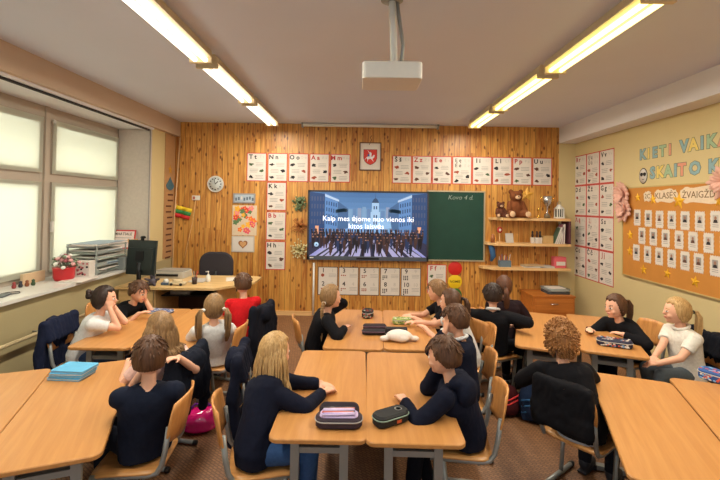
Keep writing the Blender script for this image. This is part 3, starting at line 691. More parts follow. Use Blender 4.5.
def teddy(x, y, z, s, c, label, sit=True):
    fur = mat('fur_%d' % c[0], c, 0.95, noise_amt=0.3, scale=90, bump=0.9)
    pad = mat('teddy_pad', (214, 178, 140), 0.9)
    b = MB()
    b.ell((0, 0, 0.11), (0.085, 0.075, 0.11), fur); b.ell((0, -0.01, 0.265), (0.08, 0.07, 0.07), fur)
    for q in (-1, 1):
        b.ell((q * 0.062, 0, 0.325), (0.03, 0.018, 0.03), fur)
        b.capsule((q * 0.075, -0.01, 0.18), (q * 0.105, -0.05, 0.09), 0.034, 0.03, fur)
        b.capsule((q * 0.06, -0.03, 0.045), (q * 0.095, -0.13, 0.045), 0.045, 0.042, fur)
    t = thing('teddy_bear', label, 'teddy bear', (x, y, z)); t.scale = (s, s, s)
    obj('body', fuse(b, 'body', 0.008, 3, 0.004), t)
    m_ = MB(); m_.ell((0, -0.078, 0.252), (0.034, 0.026, 0.026), pad); m_.build('muzzle', t)
    m_ = MB(); m_.ell((0, -0.102, 0.26), (0.011, 0.008, 0.008), M_black); m_.build('nose', t)
    for q in (-1, 1):
        m_ = MB(); m_.ell((q * 0.03, -0.072, 0.285), 0.008, M_black, None, 8, 6); m_.build('eye', t)
        m_ = MB(); m_.ell((q * 0.095, -0.165, 0.045), (0.034, 0.012, 0.036), pad); m_.build('paw_pad', t)
    return t
teddy(2.46, 6.73, SZ, 1.28, (118, 66, 32), 'large brown teddy bear sitting on the top shelf')
teddy(2.21, 6.70, SZ, 0.72, (92, 50, 32), 'small dark brown teddy bear left of the large one')
t = MB(); star(t, 0, 0, 0.12, mat('straw_star', (224, 170, 70), 0.5), 0, 0.02, 0.1); tag(t.build('straw_star', None, back(2.68, 2.02, 0)), 'yellow star decoration on the pine wall beside the teddy bear', 'star')
t = thing('trophy_cup', 'tall gold and silver trophy cup on the top shelf', 'trophy', (2.95, SY, SZ))
MB().lathe([(0.045, 0), (0.045, 0.05), (0.035, 0.055)], mat('trophy_base', (120, 104, 80), 0.3), 16).build('base', t)
MB().lathe([(0.03, 0.055), (0.01, 0.09), (0.008, 0.15), (0.014, 0.165), (0.01, 0.18), (0.045, 0.22), (0.062, 0.27), (0.07, 0.35), (0.064, 0.35), (0.05, 0.26)], M_silver, 20).build('cup', t)
for q in (-1, 1):
    MB().tube([(q * 0.06, 0, 0.33), (q * 0.095, 0, 0.35), (q * 0.09, 0, 0.27), (q * 0.045, 0, 0.23)], 0.006, M_gold, 6).build('handle', t)
t = MB(); t.lathe([(0.025, 0), (0.025, 0.02), (0.008, 0.03), (0.008, 0.1), (0.018, 0.12), (0.02, 0.15), (0, 0.16)], M_gold, 14); tag(t.build('small_trophy', None, Matrix.Translation((2.81, SY, SZ))), 'small gold figure trophy left of the tall cup', 'trophy')
t = thing('lantern', 'white metal lantern at the right end of the top shelf', 'lantern', (3.14, SY, SZ))
MB().box((0, 0, 0.01), (0.12, 0.12, 0.02), M_white).build('base', t)
for a in (-1, 1):
    for b in (-1, 1): MB().box((a * 0.05, b * 0.05, 0.085), (0.014, 0.014, 0.13), M_white).build('corner_post', t)
    MB().box((a * 0.018, -0.052, 0.085), (0.012, 0.008, 0.13), M_white).build('bar', t)
MB().box((0, 0, 0.085), (0.085, 0.085, 0.12), mat('lantern_glass', (70, 74, 70), 0.2)).build('glass_box', t)
MB().lathe([(0.085, 0.15), (0.08, 0.16), (0.035, 0.20), (0.03, 0.215), (0.012, 0.22)], M_white, 4, Matrix.Rotation(PI / 4, 4, 'Z')).build('roof', t)
MB().tube([(0.03 * math.cos(a), 0, 0.235 + 0.03 * math.sin(a)) for a in [2 * PI * q / 12 for q in range(13)]], 0.004, M_steel, 6).build('ring', t)
MB().tube([(0, 0, 0.02), (0, 0, 0.08)], 0.02, M_paper, 12).build('candle', t) if False else None
# middle shelf
SZ = 1.243
def framed(x, z, label, c, w=0.1, h=0.13, name='photo_frame'):
    t = thing(name, label, 'photo frame', (x, SY, z), 0.15); t.rotation_euler[0] = -0.18
    MB().box((0, 0, h / 2), (w, 0.012, h), mat('frame_%d' % c[0], c, 0.4)).build('frame', t)
    MB().box((0, -0.0065, h / 2), (w - 0.025, 0.003, h - 0.025), mat('photo_%d' % int(x * 100), (196, 190, 180), 0.4)).build('photo', t)
    m_ = MB(); m_.box((0, 0.035, h * 0.4), (0.02, 0.008, h * 0.8), M_black, rot=None); m_.build('stand', t)
framed(2.36, SZ, 'small silver photo frame on the middle shelf', (190, 188, 182), 0.13, 0.15)
t = thing('red_wooden_figure', 'small red and white figure on a stand at the left of the middle shelf', 'figure', (2.20, SY, SZ))
MB().lathe([(0.04, 0), (0.04, 0.015), (0.008, 0.02), (0.006, 0.16)], M_pinew, 14).build('stand', t)
m_ = MB(); m_.ell((0, 0, 0.2), (0.045, 0.02, 0.05), mat('figure_red', (170, 50, 40), 0.6)); m_.ell((0, -0.018, 0.2), (0.018, 0.012, 0.022), M_paper); m_.build('figure', t)
tag(MB().lathe([(0.03, 0), (0.036, 0.06), (0.03, 0.11), (0.016, 0.12), (0.016, 0.13)], mat('jar_amber', (150, 90, 50), 0.3), 14).build('small_jar', None, Matrix.Translation((2.09, SY, SZ))), 'small amber jar at the left end of the middle shelf', 'jar')
for i, (x, c) in enumerate(((2.72, (40, 34, 36)), (2.78, (84, 52, 40)), (2.84, (52, 46, 48)))):
    m_ = MB(); m_.box((0, 0, 0.045), (0.045, 0.05, 0.09), M_paper); m_.lathe([(0.012, 0.09), (0.02, 0.12), (0.014, 0.15), (0.016, 0.18), (0.0, 0.2)], mat('fig_%d' % i, c, 0.5), 10)
    tag(m_.build('award_figurine', None, Matrix.Translation((x, SY - 0.02 * (i % 2), SZ))), ['dark figurine on a white block, left of three on the middle shelf', 'brown figurine on a white block, middle of three', 'dark figurine on a white block next to the wooden box'][i], 'figurine', 'figurines on the middle shelf')
tag(MB().box((0, 0, 0.06), (0.16, 0.12, 0.12), mat('plain_box', (196, 160, 104), 0.6)).build('wooden_box', None, Matrix.Translation((2.945, SY, SZ))), 'plain light wooden box on the middle shelf', 'box')
bx0 = 3.055
for i, (c, h, lean, nm) in enumerate((((84, 110, 90), 0.26, 0.40, 'green'), ((190, 190, 186), 0.27, 0.34, 'grey white'), ((70, 96, 84), 0.27, 0.26, 'dark green'), ((150, 90, 110), 0.30, 0.10, 'mauve'), ((130, 70, 96), 0.31, 0.04, 'purple'))):
    t = thing('book', '%s book leaning in the row at the right of the middle shelf' % nm, 'book', (bx0 + (0.0, 0.032, 0.064, 0.10, 0.135)[i] - 0.005, SY, SZ), 0, 'books on the middle shelf')
    t.rotation_euler[1] = lean * 0.9
    MB().box((0, 0, h / 2), (0.026, 0.15, h), mat('book_%d' % i, c, 0.5)).build('cover', t)
    MB().box((0.0, -0.004, h / 2), (0.019, 0.146, h + 0.004), M_paper).build('pages', t)
# low shelf
SZ = 0.863
t = thing('pen_holder', 'blue grey pen holder full of pens on the lowest shelf', 'pen holder', (2.28, SY, SZ))
MB().box((0, 0, 0.05), (0.18, 0.10, 0.10), mat('holder_blue', (96, 116, 130), 0.5)).build('box', t)
for k in range(9):
    c = [(230, 220, 210), (200, 60, 50), (60, 90, 150), (230, 180, 60)][k % 4]
    MB().tube([(-0.07 + 0.017 * k, 0, 0.06), (-0.085 + 0.022 * k, 0.0, 0.16 + 0.02 * (k % 3))], 0.005, mat('pen_%d' % (k % 4), c, 0.4), 6).build('pen', t)
for i, (x, w, n) in enumerate(((2.72, 0.30, 3), (2.92, 0.22, 2))):
    for k in range(n):
        m_ = MB(); m_.box((0, 0, 0), (w, 0.2, 0.012), [M_paper, M_lgrey, mat('file_tan', (200, 170, 130))][k % 3])
        o = m_.build('paper_folder', None, flat(x, SY, SZ + 0.006 + 0.013 * k, 0.08 * k)); tag(o, '%s paper folder of the %s pile on the lowest shelf' % (('bottom', 'second', 'top')[k] if n == 3 else ('lower', 'upper')[k], ('left', 'right')[i]), 'folder', 'folders on the lowest shelf')
t = thing('pink_box', 'pink box with a white label at the right of the lowest shelf', 'box', (3.14, SY, SZ))
MB().rounded(0.19, 0.14, 0.02, 0, 0.17, mat('pink_card', (214, 96, 104), 0.5)).build('box', t); MB().box((0, -0.072, 0.07), (0.14, 0.003, 0.06), M_paper).build('label', t)
tag(MB().tube([(0, 0, 0), (0.03, -0.03, -0.08), (0.05, -0.02, -0.2), (0.02, -0.01, -0.28)], [0.03, 0.05, 0.045, 0.02], mat('blue_cloth', (56, 96, 140), 0.9, noise_amt=0.3), 8).build('blue_cloth', None, Matrix.Translation((2.06, 6.76, 1.22))), 'crumpled blue cloth hanging between chalkboard and shelf', 'cloth')
# cabinet
t = thing('cabinet', 'brown wooden cabinet with a drawer at the right end of the back wall', 'cabinet', (2.90, 6.58, 0))
MB().box((0, 0, 0.23), (0.62, 0.5, 0.46), M_cab).build('body', t)
MB().box((0, 0, 0.475), (0.64, 0.52, 0.025), M_cab).build('top', t)
dr = MB().box((0, -0.256, 0.34), (0.57, 0.014, 0.2), M_cab).build('drawer', t); MB().tube([(-0.06, -0.275, 0.37), (0.06, -0.275, 0.37)], 0.007, M_silver, 8).build('handle', dr)
dr = MB().box((0, -0.256, 0.12), (0.57, 0.014, 0.2), M_cab).build('drawer', t); MB().tube([(-0.06, -0.275, 0.15), (0.06, -0.275, 0.15)], 0.007, M_silver, 8).build('handle', dr)
for i, (c, nm) in enumerate((((74, 76, 78), 'dark grey'), ((160, 168, 166), 'pale grey'))):
    m_ = MB(); m_.rounded(0.34 - 0.02 * i, 0.3, 0.03, 0, 0.02, mat('tray_%d' % i, c, 0.5)); m_.tube([(-0.16, -0.14, 0.03), (0.16, -0.14, 0.03), (0.16, 0.14, 0.03), (-0.16, 0.14, 0.03), (-0.16, -0.14, 0.03)], 0.01, mat('tray_%d' % i, c, 0.5), 6)
    m_.box((0, 0, 0.03), (0.24, 0.21, 0.02), M_paper); tag(m_.build('paper_tray', None, flat(3.03, 6.58, 0.488 + 0.045 * i, 0.1 * i)), '%s letter tray with papers, %s of two on the brown cabinet' % (nm, ('lower', 'upper')[i]), 'tray', 'trays on the cabinet')

# ------------------------------------------------------------------ right wall: letters, board, cards
LC = [mat('letter_%d' % i, c, 0.7) for i, c in enumerate(((140, 172, 176), (226, 200, 110), (160, 186, 150), (222, 150, 124)))]
M_ledge = mat('letter_edge', (96, 110, 92), 0.7)
def wall_letter(ch, y, z, s, c, label, group):
    m_ = MB(); m_.text(ch, s, M_ledge, T3(0, 0, 0.0006), bold=0.075); m_.text(ch, s, LC[c], T3(0, 0, 0.0016), bold=0.045)
    tag(m_.build('paper_letter', None, right(y, z, 0)), label, 'letter', group)
y = 5.30
for i, (ch, c) in enumerate(zip('KIETI', (0, 1, 0, 2, 3))):
    wall_letter(ch, (5.30, 5.19, 5.08, 4.95, 4.83)[i], 2.49, 0.17, c, ['blue cutout letter K that starts the upper line', 'yellow cutout letter I after the K of the upper line', 'blue cutout letter E of the upper line', 'green cutout letter T of the upper line', 'orange cutout letter I before the gap in the upper line'][i], 'cutout letters of the upper line')
for i, (ch, c) in enumerate(zip('VAIKAI', (0, 1, 0, 2, 3, 1))):
    wall_letter(ch, (4.62, 4.49, 4.375, 4.26, 4.115, 3.99)[i], 2.50, 0.18, c, ['blue cutout letter V of the upper line', 'yellow cutout letter A after the V', 'blue cutout letter I between A and K in the upper line', 'green cutout letter K of the second word', 'orange cutout letter A at the right picture edge', 'yellow cutout letter I at the end of the upper line'][i], 'cutout letters of the upper line')
for i, (ch, c) in enumerate(zip('SKAITO', (0, 1, 2, 0, 3, 0))):
    wall_letter(ch, (5.12, 4.99, 4.86, 4.745, 4.65, 4.47)[i], 2.245 , 0.185, c, ['pale cutout letter S that starts the lower line', 'yellow cutout letter K after the S', 'green cutout letter A of the lower line', 'blue cutout letter I of the lower line', 'orange cutout letter T of the lower line', 'round blue cutout letter O of the lower line'][i], 'cutout letters of the lower line')
for i, (ch, c) in enumerate(zip('KNYGAS', (0, 1, 2, 0, 3, 0))):
    wall_letter(ch, (4.235, 4.10, 3.96, 3.82, 3.68, 3.54)[i], 2.245, 0.185, c, ['blue cutout letter K after the O of the lower line', 'yellow cutout letter N at the right picture edge', 'green cutout letter Y of the lower line', 'blue cutout letter G of the lower line', 'orange cutout letter A of the last word', 'blue cutout letter S ending the lower line'][i], 'cutout letters of the lower line')
m_ = MB(); m_.T = Matrix.Scale(1.3, 4, (0, 1, 0))
m_.lathe([(0.075, 0), (0.075, 0.004)], M_ink, 24); m_.lathe([(0.067, 0.004), (0.067, 0.005)], M_paper, 24)
for q in (-1, 1): m_.prism([(q * 0.028 + 0.026 * math.cos(a), 0.014 + 0.018 * math.sin(a)) for a in [2 * PI * k / 12 for k in range(12)]], 0.005, 0.0065, M_ink)
m_.box((0, 0.022, 0.0055), (0.11, 0.008, 0.002), M_ink); m_.tube([(-0.02, -0.028, 0.005), (0, -0.036, 0.005), (0.02, -0.028, 0.005)], 0.003, M_ink, 6)
tag(m_.build('smiley_sign', None, right(5.285, 2.225, 0)), 'round white paper smiling face with black sunglasses before the lower line', 'sign')
t = thing('pin_board', 'large brown pin board hanging on the cream right wall', 'pin board'); t.matrix_world = right(4.35, 1.51, 0)
m_ = MB(); m_.box((0, 0, 0.012), (2.56, 1.12, 0.024), mat('kraft_board', (196, 132, 58), 0.8, noise_amt=0.1, scale=6)); m_.build('board', t)
m_ = MB()
for q in ((0, 0.565, 2.6, 0.014), (0, -0.565, 2.6, 0.014), (-1.287, 0, 0.014, 1.13), (1.287, 0, 0.014, 1.13)): m_.box((q[0], q[1], 0.014), (q[2], q[3], 0.028), mat('board_edge', (190, 168, 110), 0.6))
m_.build('frame', t)
OF = 0.0245
def cloud(w, h, n=14, seed=0):
    r = random.Random(seed); return [((w / 2) * math.copysign(abs(math.cos(a)) ** 0.5, math.cos(a)) + r.uniform(-0.008, 0.008), (h / 2) * math.copysign(abs(math.sin(a)) ** 0.5, math.sin(a)) * (1 + 0.13 * math.cos(9 * a))) for a in [2 * PI * k / 44 for k in range(44)]]
for tx, yy, w, h, lb in (('2C', 5.17, 0.12, 0.12, 'small white tag with the class number on the pin board'), ('KLASĖS', 4.865, 0.36, 0.145, 'white wavy tag reading KLASĖS on the pin board'), ('ŽVAIGŽDĖS', 4.34, 0.60, 0.17, 'long white wavy tag reading ŽVAIGŽDĖS on the pin board')):
    m_ = MB(); m_.prism(cloud(w, h, seed=len(tx)), 0, 0.003, mat('tag_paper', (226, 206, 178), 0.8)); m_.text(tx, 0.10 if len(tx) > 2 else 0.08, mat('tag_ink', (120, 92, 60), 0.7), T3(0, 0, 0.0036), bold=0.004)
    tag(m_.build('paper_tag', None, right(yy, 1.965, OF)), lb, 'tag', 'heading tags on the pin board')
SG = 'gold stars on the pin board'
for y, z, r_, lb in ((5.35, 1.955, 0.055, 'small gold star at the top left of the pin board'), (5.07, 1.925, 0.06, 'gold star between the two left heading tags'), (4.66, 1.905, 0.095, 'largest gold star between the heading tags'), (4.15 - 0.02, 1.90, 0.07, 'gold star at the right picture edge under the heading'),
                     (5.50, 1.47, 0.065, 'gold star left of the middle row of cards'), (5.50, 1.26, 0.065, 'gold star left of the bottom row of cards'), (5.235, 1.06, 0.06, 'left of three gold stars below the cards'), (4.83, 1.075, 0.058, 'middle of three gold stars below the cards'), (4.43, 1.055, 0.062, 'right one of three gold stars below the cards')):
    m_ = MB(); star(m_, 0, 0, r_, M_gstar, 0, 0.008, 0.15 if y < 5 else -0.1); tag(m_.build('gold_star', None, right(y, z, OF)), lb, 'star', SG)
rc = random.Random(9)
def card(y, z, w, h, row, n):
    m_ = MB(); pts = []
    for k in range(36):
        a = 2 * PI * k / 36; q = 1.0 + (0.09 if k % 2 else -0.04)
        cx = max(-1, min(1, 1.35 * math.cos(a))); cy = max(-1, min(1, 1.35 * math.sin(a)))
        pts.append((cx * w / 2 * q, cy * h / 2 * q))
    m_.prism(pts, 0, 0.003, M_paper)
    m_.box((0, h * 0.1, 0.0035), (w * 0.55, h * 0.42, 0.0012), rc.choice([M_lgrey, M_grey])); m_.ell((0, h * 0.15, 0.004), (w * 0.13, h * 0.1, 0.001), mat('photo_skin', (150, 110, 90), 0.6), None, 10, 6)
    m_.prism([(-w * 0.22, -h * 0.1), (w * 0.22, -h * 0.1), (w * 0.14, h * 0.06), (-w * 0.14, h * 0.06)], 0.0041, 0.0046, rc.choice(ICO[:2] + [ICO[4]]))
    for q in range(2): m_.box((0, -h * (0.2 + 0.1 * q), 0.0035), (w * 0.6, h * 0.03, 0.001), M_grey)
    tag(m_.build('star_card', None, right(y, z, OF)), 'white spiky photo card, %s from the left in the %s row of the board' % (ORD[n], row), 'card', 'photo cards on the pin board')
for n in range(7):
    card((5.36, 5.155, 4.96, 4.765, 4.57, 4.37, 4.175)[n], (1.70, 1.695, 1.69, 1.69, 1.69, 1.69, 1.70)[n], 0.12, 0.19, 'top', n)
for n in range(7): card((5.27, 5.065, 4.86, 4.655, 4.46, 4.26, 4.06)[n], 1.475, 0.12, 0.19, 'middle', n)
for n in range(7): card((5.375, 5.165, 4.965, 4.765, 4.57, 4.385, 4.18)[n], 1.255, 0.12, 0.19, 'bottom', n)
def fan(y, z, lb):
    m_ = MB(); c = mat('pink_crepe', (222, 176, 158), 0.9, noise_amt=0.15)
    r = random.Random(int(y * 10))
    for k in range(16):
        a = 2 * PI * k / 16; d = Vector((math.cos(a), math.sin(a), 0.0)); L = r.uniform(0.13, 0.19)
        R = Matrix.Rotation(a, 3, 'Z') @ Matrix.Rotation(-0.35, 3, 'Y')
        m_.ell(tuple(d * L * 0.55 + Vector((0, 0, 0.03))), (L * 0.5, 0.03, 0.02), c, R, 8, 6)
        R = Matrix.Rotation(a + 0.2, 3, 'Z') @ Matrix.Rotation(-0.8, 3, 'Y')
        m_.ell(tuple(d * L * 0.35 + Vector((0, 0, 0.06))), (L * 0.4, 0.022, 0.014), c, R, 8, 6)
    tag(m_.build('crepe_flower', None, right(y, z, 0.02)), lb, 'paper flower', 'pink paper flowers at the board corners')
fan(5.64, 2.0, 'pink crepe paper flower at the upper left corner of the board'); fan(5.60, 1.80, 'small hanging pink crepe flower below the corner flower'); fan(4.05, 2.08, 'pink crepe paper flower at the right picture edge above the board')

# ------------------------------------------------------------------ left side: radiator pipe, sill things
t = thing('heating_pipe', 'thin cream heating pipe running along the wall under the sill', 'pipe', (XL + 0.09, 2.6, 0.57))
MB().tube([(0, -4.5, 0), (0, 2.6, 0)], 0.017, mat('pipe_paint', (206, 188, 146), 0.4), 10).build('pipe', t)
for y in (-2.0, 0.0, 1.35, 2.3):
    m_ = MB(); m_.tube([(-0.09, y, 0), (0, y, 0)], 0.008, M_steel, 8); m_.tube([(0, y - 0.012, 0), (0, y + 0.012, 0)], 0.022, M_steel, 10); m_.build('bracket', t)
t = thing('heating_pipe', 'white vertical heating pipe from wall to floor left of the counting posters', 'pipe', (-0.76, 6.80, 0), 0)
MB().tube([(0, 0, 0.02), (0, 0, 0.86)], 0.016, M_white, 10).build('pipe', t)
SZ = 0.932
t = thing('paper_organizer', 'grey tiered paper organizer stuffed with papers on the window sill', 'paper organizer', (-3.27, 5.22, SZ), 0.0)
gy = mat('organizer_grey', (150, 156, 150), 0.4)
r = random.Random(4)
for k in range(5):
    z = 0.02 + 0.075 * k
    m_ = MB(); m_.box((0, 0, z), (0.36, 0.62, 0.008), gy); m_.box((-0.178, 0, z + 0.02), (0.004, 0.62, 0.04), gy); m_.box((0.178, -0.2, z + 0.02), (0.004, 0.2, 0.04), gy); m_.build('tier', t)
    m_ = MB()
    for q in range(6): m_.box((r.uniform(-0.02, 0.03), r.uniform(-0.05, 0.03), z + 0.008 + 0.006 * q), (0.30 + r.uniform(0, 0.04), 0.5 + r.uniform(0, 0.08), 0.005), [M_paper, M_white, mat('paper_green', (176, 190, 176)), mat('paper_blue', (150, 166, 180))][r.randrange(4)], rot=('Z', r.uniform(-0.06, 0.06)))
    m_.build('papers', t)
for q in ((-0.17, -0.3), (0.17, -0.3), (-0.17, 0.3), (0.17, 0.3)): MB().box((q[0], q[1], 0.17), (0.014, 0.014, 0.34), gy).build('corner_post', t)
tag(MB().rounded(0.10, 0.14, 0.02, 0, 0.16, mat('grey_bin', (132, 138, 134), 0.5)).build('grey_container', None, Matrix.Translation((-3.06, 5.42, SZ))), 'grey plastic container right of the paper organizer on the sill', 'container')
t = thing('jar', 'tall clear jar of brushes at the end of the window sill', 'jar', (-3.12, 5.72, SZ))
MB().lathe([(0.06, 0), (0.065, 0.02), (0.065, 0.2), (0.05, 0.24)], mat('jar_glass', (150, 158, 144), 0.15), 18).build('jar_body', t)
m_ = MB()
for k in range(9): m_.tube([(0, 0, 0.1), (0.06 * math.cos(k), 0.06 * math.sin(k), 0.36)], 0.006, [M_pinew, mat('orange_pen', (214, 140, 60))][k % 2], 6)
m_.build('brushes', t)
t = thing('flower_pot', 'red pot of pink and white cyclamen on the window sill', 'potted plant', (-3.25, 4.60, SZ))
MB().lathe([(0.085, 0), (0.10, 0.03), (0.105, 0.13), (0.112, 0.14), (0.10, 0.14)], mat('pot_red', (196, 44, 50), 0.35), 22).build('pot', t)
m_ = MB(); r = random.Random(8); m_l = mat('cyclamen_leaf', (120, 134, 108), 0.6); m_f = mat('cyclamen_pink', (216, 160, 158), 0.6); m_w = mat('cyclamen_dark', (150, 80, 86), 0.6)
for k in range(44):
    a = r.uniform(0, 6.3); q = r.uniform(0.02, 0.15); h = 0.27 - q * 0.6 + r.uniform(-0.05, 0.03)
    m_.tube([(0, 0, 0.12), (q * 0.7 * math.cos(a), q * 0.7 * math.sin(a), h * 0.8), (q * math.cos(a), q * math.sin(a), h)], 0.0025, m_l, 5)
    m_.ell((q * math.cos(a), q * math.sin(a), h), (0.024, 0.024, 0.016), [m_l, m_f, m_w, M_white][k % 4], Matrix.Rotation(a, 3, 'Z') @ Matrix.Rotation(0.6, 3, 'Y'), 7, 5)
m_.build('flowers', t)
t = thing('patterned_box', 'white box with dark floral pattern right of the red pot on the sill', 'box', (-3.20, 4.84, SZ), 0.1)
MB().box((0, 0, 0.09), (0.2, 0.14, 0.18), mat('box_cream', (214, 206, 196), 0.6)).build('box', t)
m_ = MB(); r = random.Random(12)
for k in range(26):
    x, z = r.uniform(-0.08, 0.08), r.uniform(0.03, 0.16)
    m_.ell((x, -0.0705, z), (0.013, 0.002, 0.013), [M_ink, m_w, mat('box_rose', (196, 120, 120))][k % 3], None, 6, 4)
m_.build('printed_flowers', t)
tag(MB().box((0, 0, 0.006), (0.24, 0.34, 0.012), M_paper).build('paper_stack', None, flat(-3.10, 4.62, SZ, 0.1)), 'flat white papers in front of the red pot on the sill', 'papers')
tag(MB().box((0, 0, 0.055), (0.03, 0.30, 0.11), mat('tan_box', (206, 178, 142), 0.6)).build('tan_box', None, flat(-3.45, 4.42, SZ)), 'long tan cardboard piece against the window frame left of the pot', 'box')
for k, c in enumerate(((150, 60, 60), (60, 60, 66), (140, 80, 50), (70, 90, 60))):
    m_ = MB(); m_.lathe([(0.016, 0), (0.02, 0.02), (0.012, 0.04), (0.016, 0.055), (0, 0.065)], mat('mini_%d' % k, c, 0.5), 10)
    tag(m_.build('tiny_figure', None, Matrix.Translation((-3.40 + 0.02 * k, 4.12 + 0.055 * k, SZ))), ['reddish tiny figure on the sill, farthest left of four', 'dark grey tiny figure, second of four on the sill', 'brown tiny figure, third of four on the sill', 'green tiny figure nearest the tan cardboard on the sill'][k], 'figure', 'tiny figures on the sill')
t = thing('mobile_phone', 'dark glasses case and cable lying at the left end of the sill', 'phone', (-3.22, 3.78, SZ), 0.3)
MB().rounded(0.08, 0.16, 0.015, 0, 0.012, mat('phone_dark', (60, 66, 74), 0.3)).build('case', t)
MB().tube([(0.04, 0.05, 0.006), (0.09, 0.10, 0.006), (0.06, 0.17, 0.006), (-0.02, 0.15, 0.006), (-0.05, 0.09, 0.006)], 0.004, M_black, 6).build('cable', t)
t['label'] = 'dark phone with a looped cable at the left end of the window sill'
t = thing('wall_calendar', 'red edged white calendar sheet standing at the far end of the sill', 'calendar'); t.matrix_world = Matrix(((1, 0, 0, -3.42), (0, 0.2, -0.98, 6.02), (0, 0.98, 0.2, 1.26), (0, 0, 0, 1)))
MB().box((0, 0, 0), (0.35, 0.27, 0.006), M_red).build('frame', t)
m_ = MB(); m_.box((0.0, 0, 0.004), (0.31, 0.23, 0.003), mat('calendar_paper', (226, 206, 200), 0.7)); m_.text('MARTIALE', 0.055, M_ink, T3(0, 0.075, 0.006), bold=0.01)
for q in range(3): m_.box((0, 0.02 - 0.035 * q, 0.006), (0.24, 0.008, 0.001), M_grey)
m_.build('sheet', t)

# ------------------------------------------------------------------ teacher's corner
t = thing('teacher_desk', 'pale laminate teacher desk in front of the pine wall', 'desk', (-2.25, 5.6, 0))
def dpoly(pts, z0, z1, m): return MB().prism([(x + 2.25, y - 5.6) for x, y in pts], z0, z1, m)
dpoly([(-3.02, 5.16), (-1.80, 5.16), (-1.42, 5.62), (-1.42, 6.04), (-1.56, 6.1), (-3.02, 6.1)], 0.725, 0.752, M_desk2).build('desktop', t)
for x, y0, y1 in ((-3.0, 5.24, 6.05), (-2.56, 5.24, 6.05), (-1.80, 5.30, 6.05)): bx(x + 2.25 - 0.012, x + 2.25 + 0.012, y0 - 5.6, y1 - 5.6, 0, 0.725, M_desk2).build('side_panel', t)
bx(-2.55 + 2.25, -1.81 + 2.25, 0.30, 0.32, 0.25, 0.725, M_darkcab).build('back_panel', t)
bx(-2.55 + 2.25, -1.81 + 2.25, -0.22, 0.28, 0.60, 0.615, M_black).build('keyboard_shelf', t)
bx(-2.99 + 2.25, -2.57 + 2.25, -0.40, -0.385, 0.08, 0.715, M_desk2).build('cupboard_door', t)
tag(MB().rounded(0.26, 0.22, 0.02, 0, 0.045, mat('grey_router', (150, 146, 138), 0.5)).build('drawer_box', None, flat(-2.33, 5.53, 0.616)), 'small pale grey box on the shelf under the teacher desk', 'box')
t = thing('office_chair', 'black office chair behind the teacher desk', 'office chair', (-2.13, 6.42, 0))
m_ = MB(); m_.T = Matrix(((1, 0, 0, 0), (0, 0, 1, -0.22), (0, 1, 0, 0.85), (0, 0, 0, 1)))
m_.rounded(0.50, 0.46, 0.16, -0.03, 0.03, mat('office_cloth', (46, 42, 48), 0.85), seg=8, bev=0.02); m_.build('backrest', t)
MB().rounded(0.48, 0.46, 0.10, 0.44, 0.52, mat('office_cloth', (46, 42, 48)), seg=6, bev=0.02).build('seat', t)
MB().tube([(0, 0.0, 0.44), (0, 0, 0.08)], 0.03, M_black, 12).build('column', t)
MB().tube([(0, 0.0, 0.42), (0, -0.26, 0.42), (0, -0.27, 0.65), (0, -0.25, 0.8)], 0.022, M_black, 10).build('back_bracket', t)
for k in range(5):
    a = k * 2 * PI / 5 + 0.3; lg = MB().tube([(0, 0, 0.1), (0.28 * math.cos(a), 0.28 * math.sin(a), 0.07)], 0.02, M_black, 8).build('leg', t)
    MB().ell((0.28 * math.cos(a), 0.28 * math.sin(a), 0.032), (0.03, 0.03, 0.032), M_black, None, 10, 7).build('castor', lg)
TZ = 0.753
t = thing('monitor', 'black computer monitor seen from behind beside the window', 'monitor', (-2.80, 5.35, TZ), D2R(-16))
m_ = MB(); m_.T = Matrix.Translation((0, 0, 0.34)) @ Matrix.Rotation(-0.08, 4, 'X')
m_.box((0, 0.01, 0), (0.44, 0.025, 0.44), mat('monitor_shell', (42, 50, 48), 0.4)); m_.box((0, -0.012, -0.02), (0.38, 0.03, 0.28), mat('monitor_shell', (42, 50, 48))); m_.box((0, -0.03, 0.02), (0.12, 0.01, 0.12), M_black); m_.build('housing', t)
m_ = MB(); m_.box((0, 0.03, 0.34), (0.41, 0.004, 0.40), mat('dark_screen_glass', (20, 22, 26), 0.1)); m_.build('display_panel', t)
MB().tube([(0, -0.03, 0.02), (0, -0.035, 0.28)], 0.028, M_black, 10).build('stand_neck', t)
MB().rounded(0.24, 0.19, 0.04, 0, 0.018, M_black).build('stand_foot', t)
MB().tube([(0.02, -0.03, 0.25), (0.05, -0.08, 0.1), (0.12, -0.05, 0.01), (0.22, 0.0, 0.008)], 0.005, M_black, 6).build('cable', t)
t = thing('webcam', 'small black webcam clipped on top of the monitor', 'webcam', (-2.78, 5.35, TZ + 0.562), D2R(-16))
m_ = MB(); m_.ell((0, 0, 0.035), (0.04, 0.024, 0.018), M_black, None, 12, 8); m_.build('camera_body', t); MB().box((0, -0.012, 0.008), (0.025, 0.035, 0.03), M_black).build('clip', t)
t = thing('sanitizer_bottle', 'small white pump bottle on the teacher desk', 'bottle', (-2.03, 5.60, TZ))
MB().lathe([(0.028, 0), (0.032, 0.01), (0.032, 0.07), (0.014, 0.09), (0.014, 0.1)], M_white, 16).build('bottle_body', t)
m_ = MB(); m_.tube([(0, 0, 0.1), (0, 0, 0.135)], 0.006, M_paper, 8); m_.tube([(0.008, 0, 0.135), (-0.035, 0, 0.13)], 0.007, M_paper, 8); m_.build('pump', t)
t = thing('printer', 'flat pale grey printer on the left of the teacher desk', 'printer', (-2.66, 5.93, TZ))
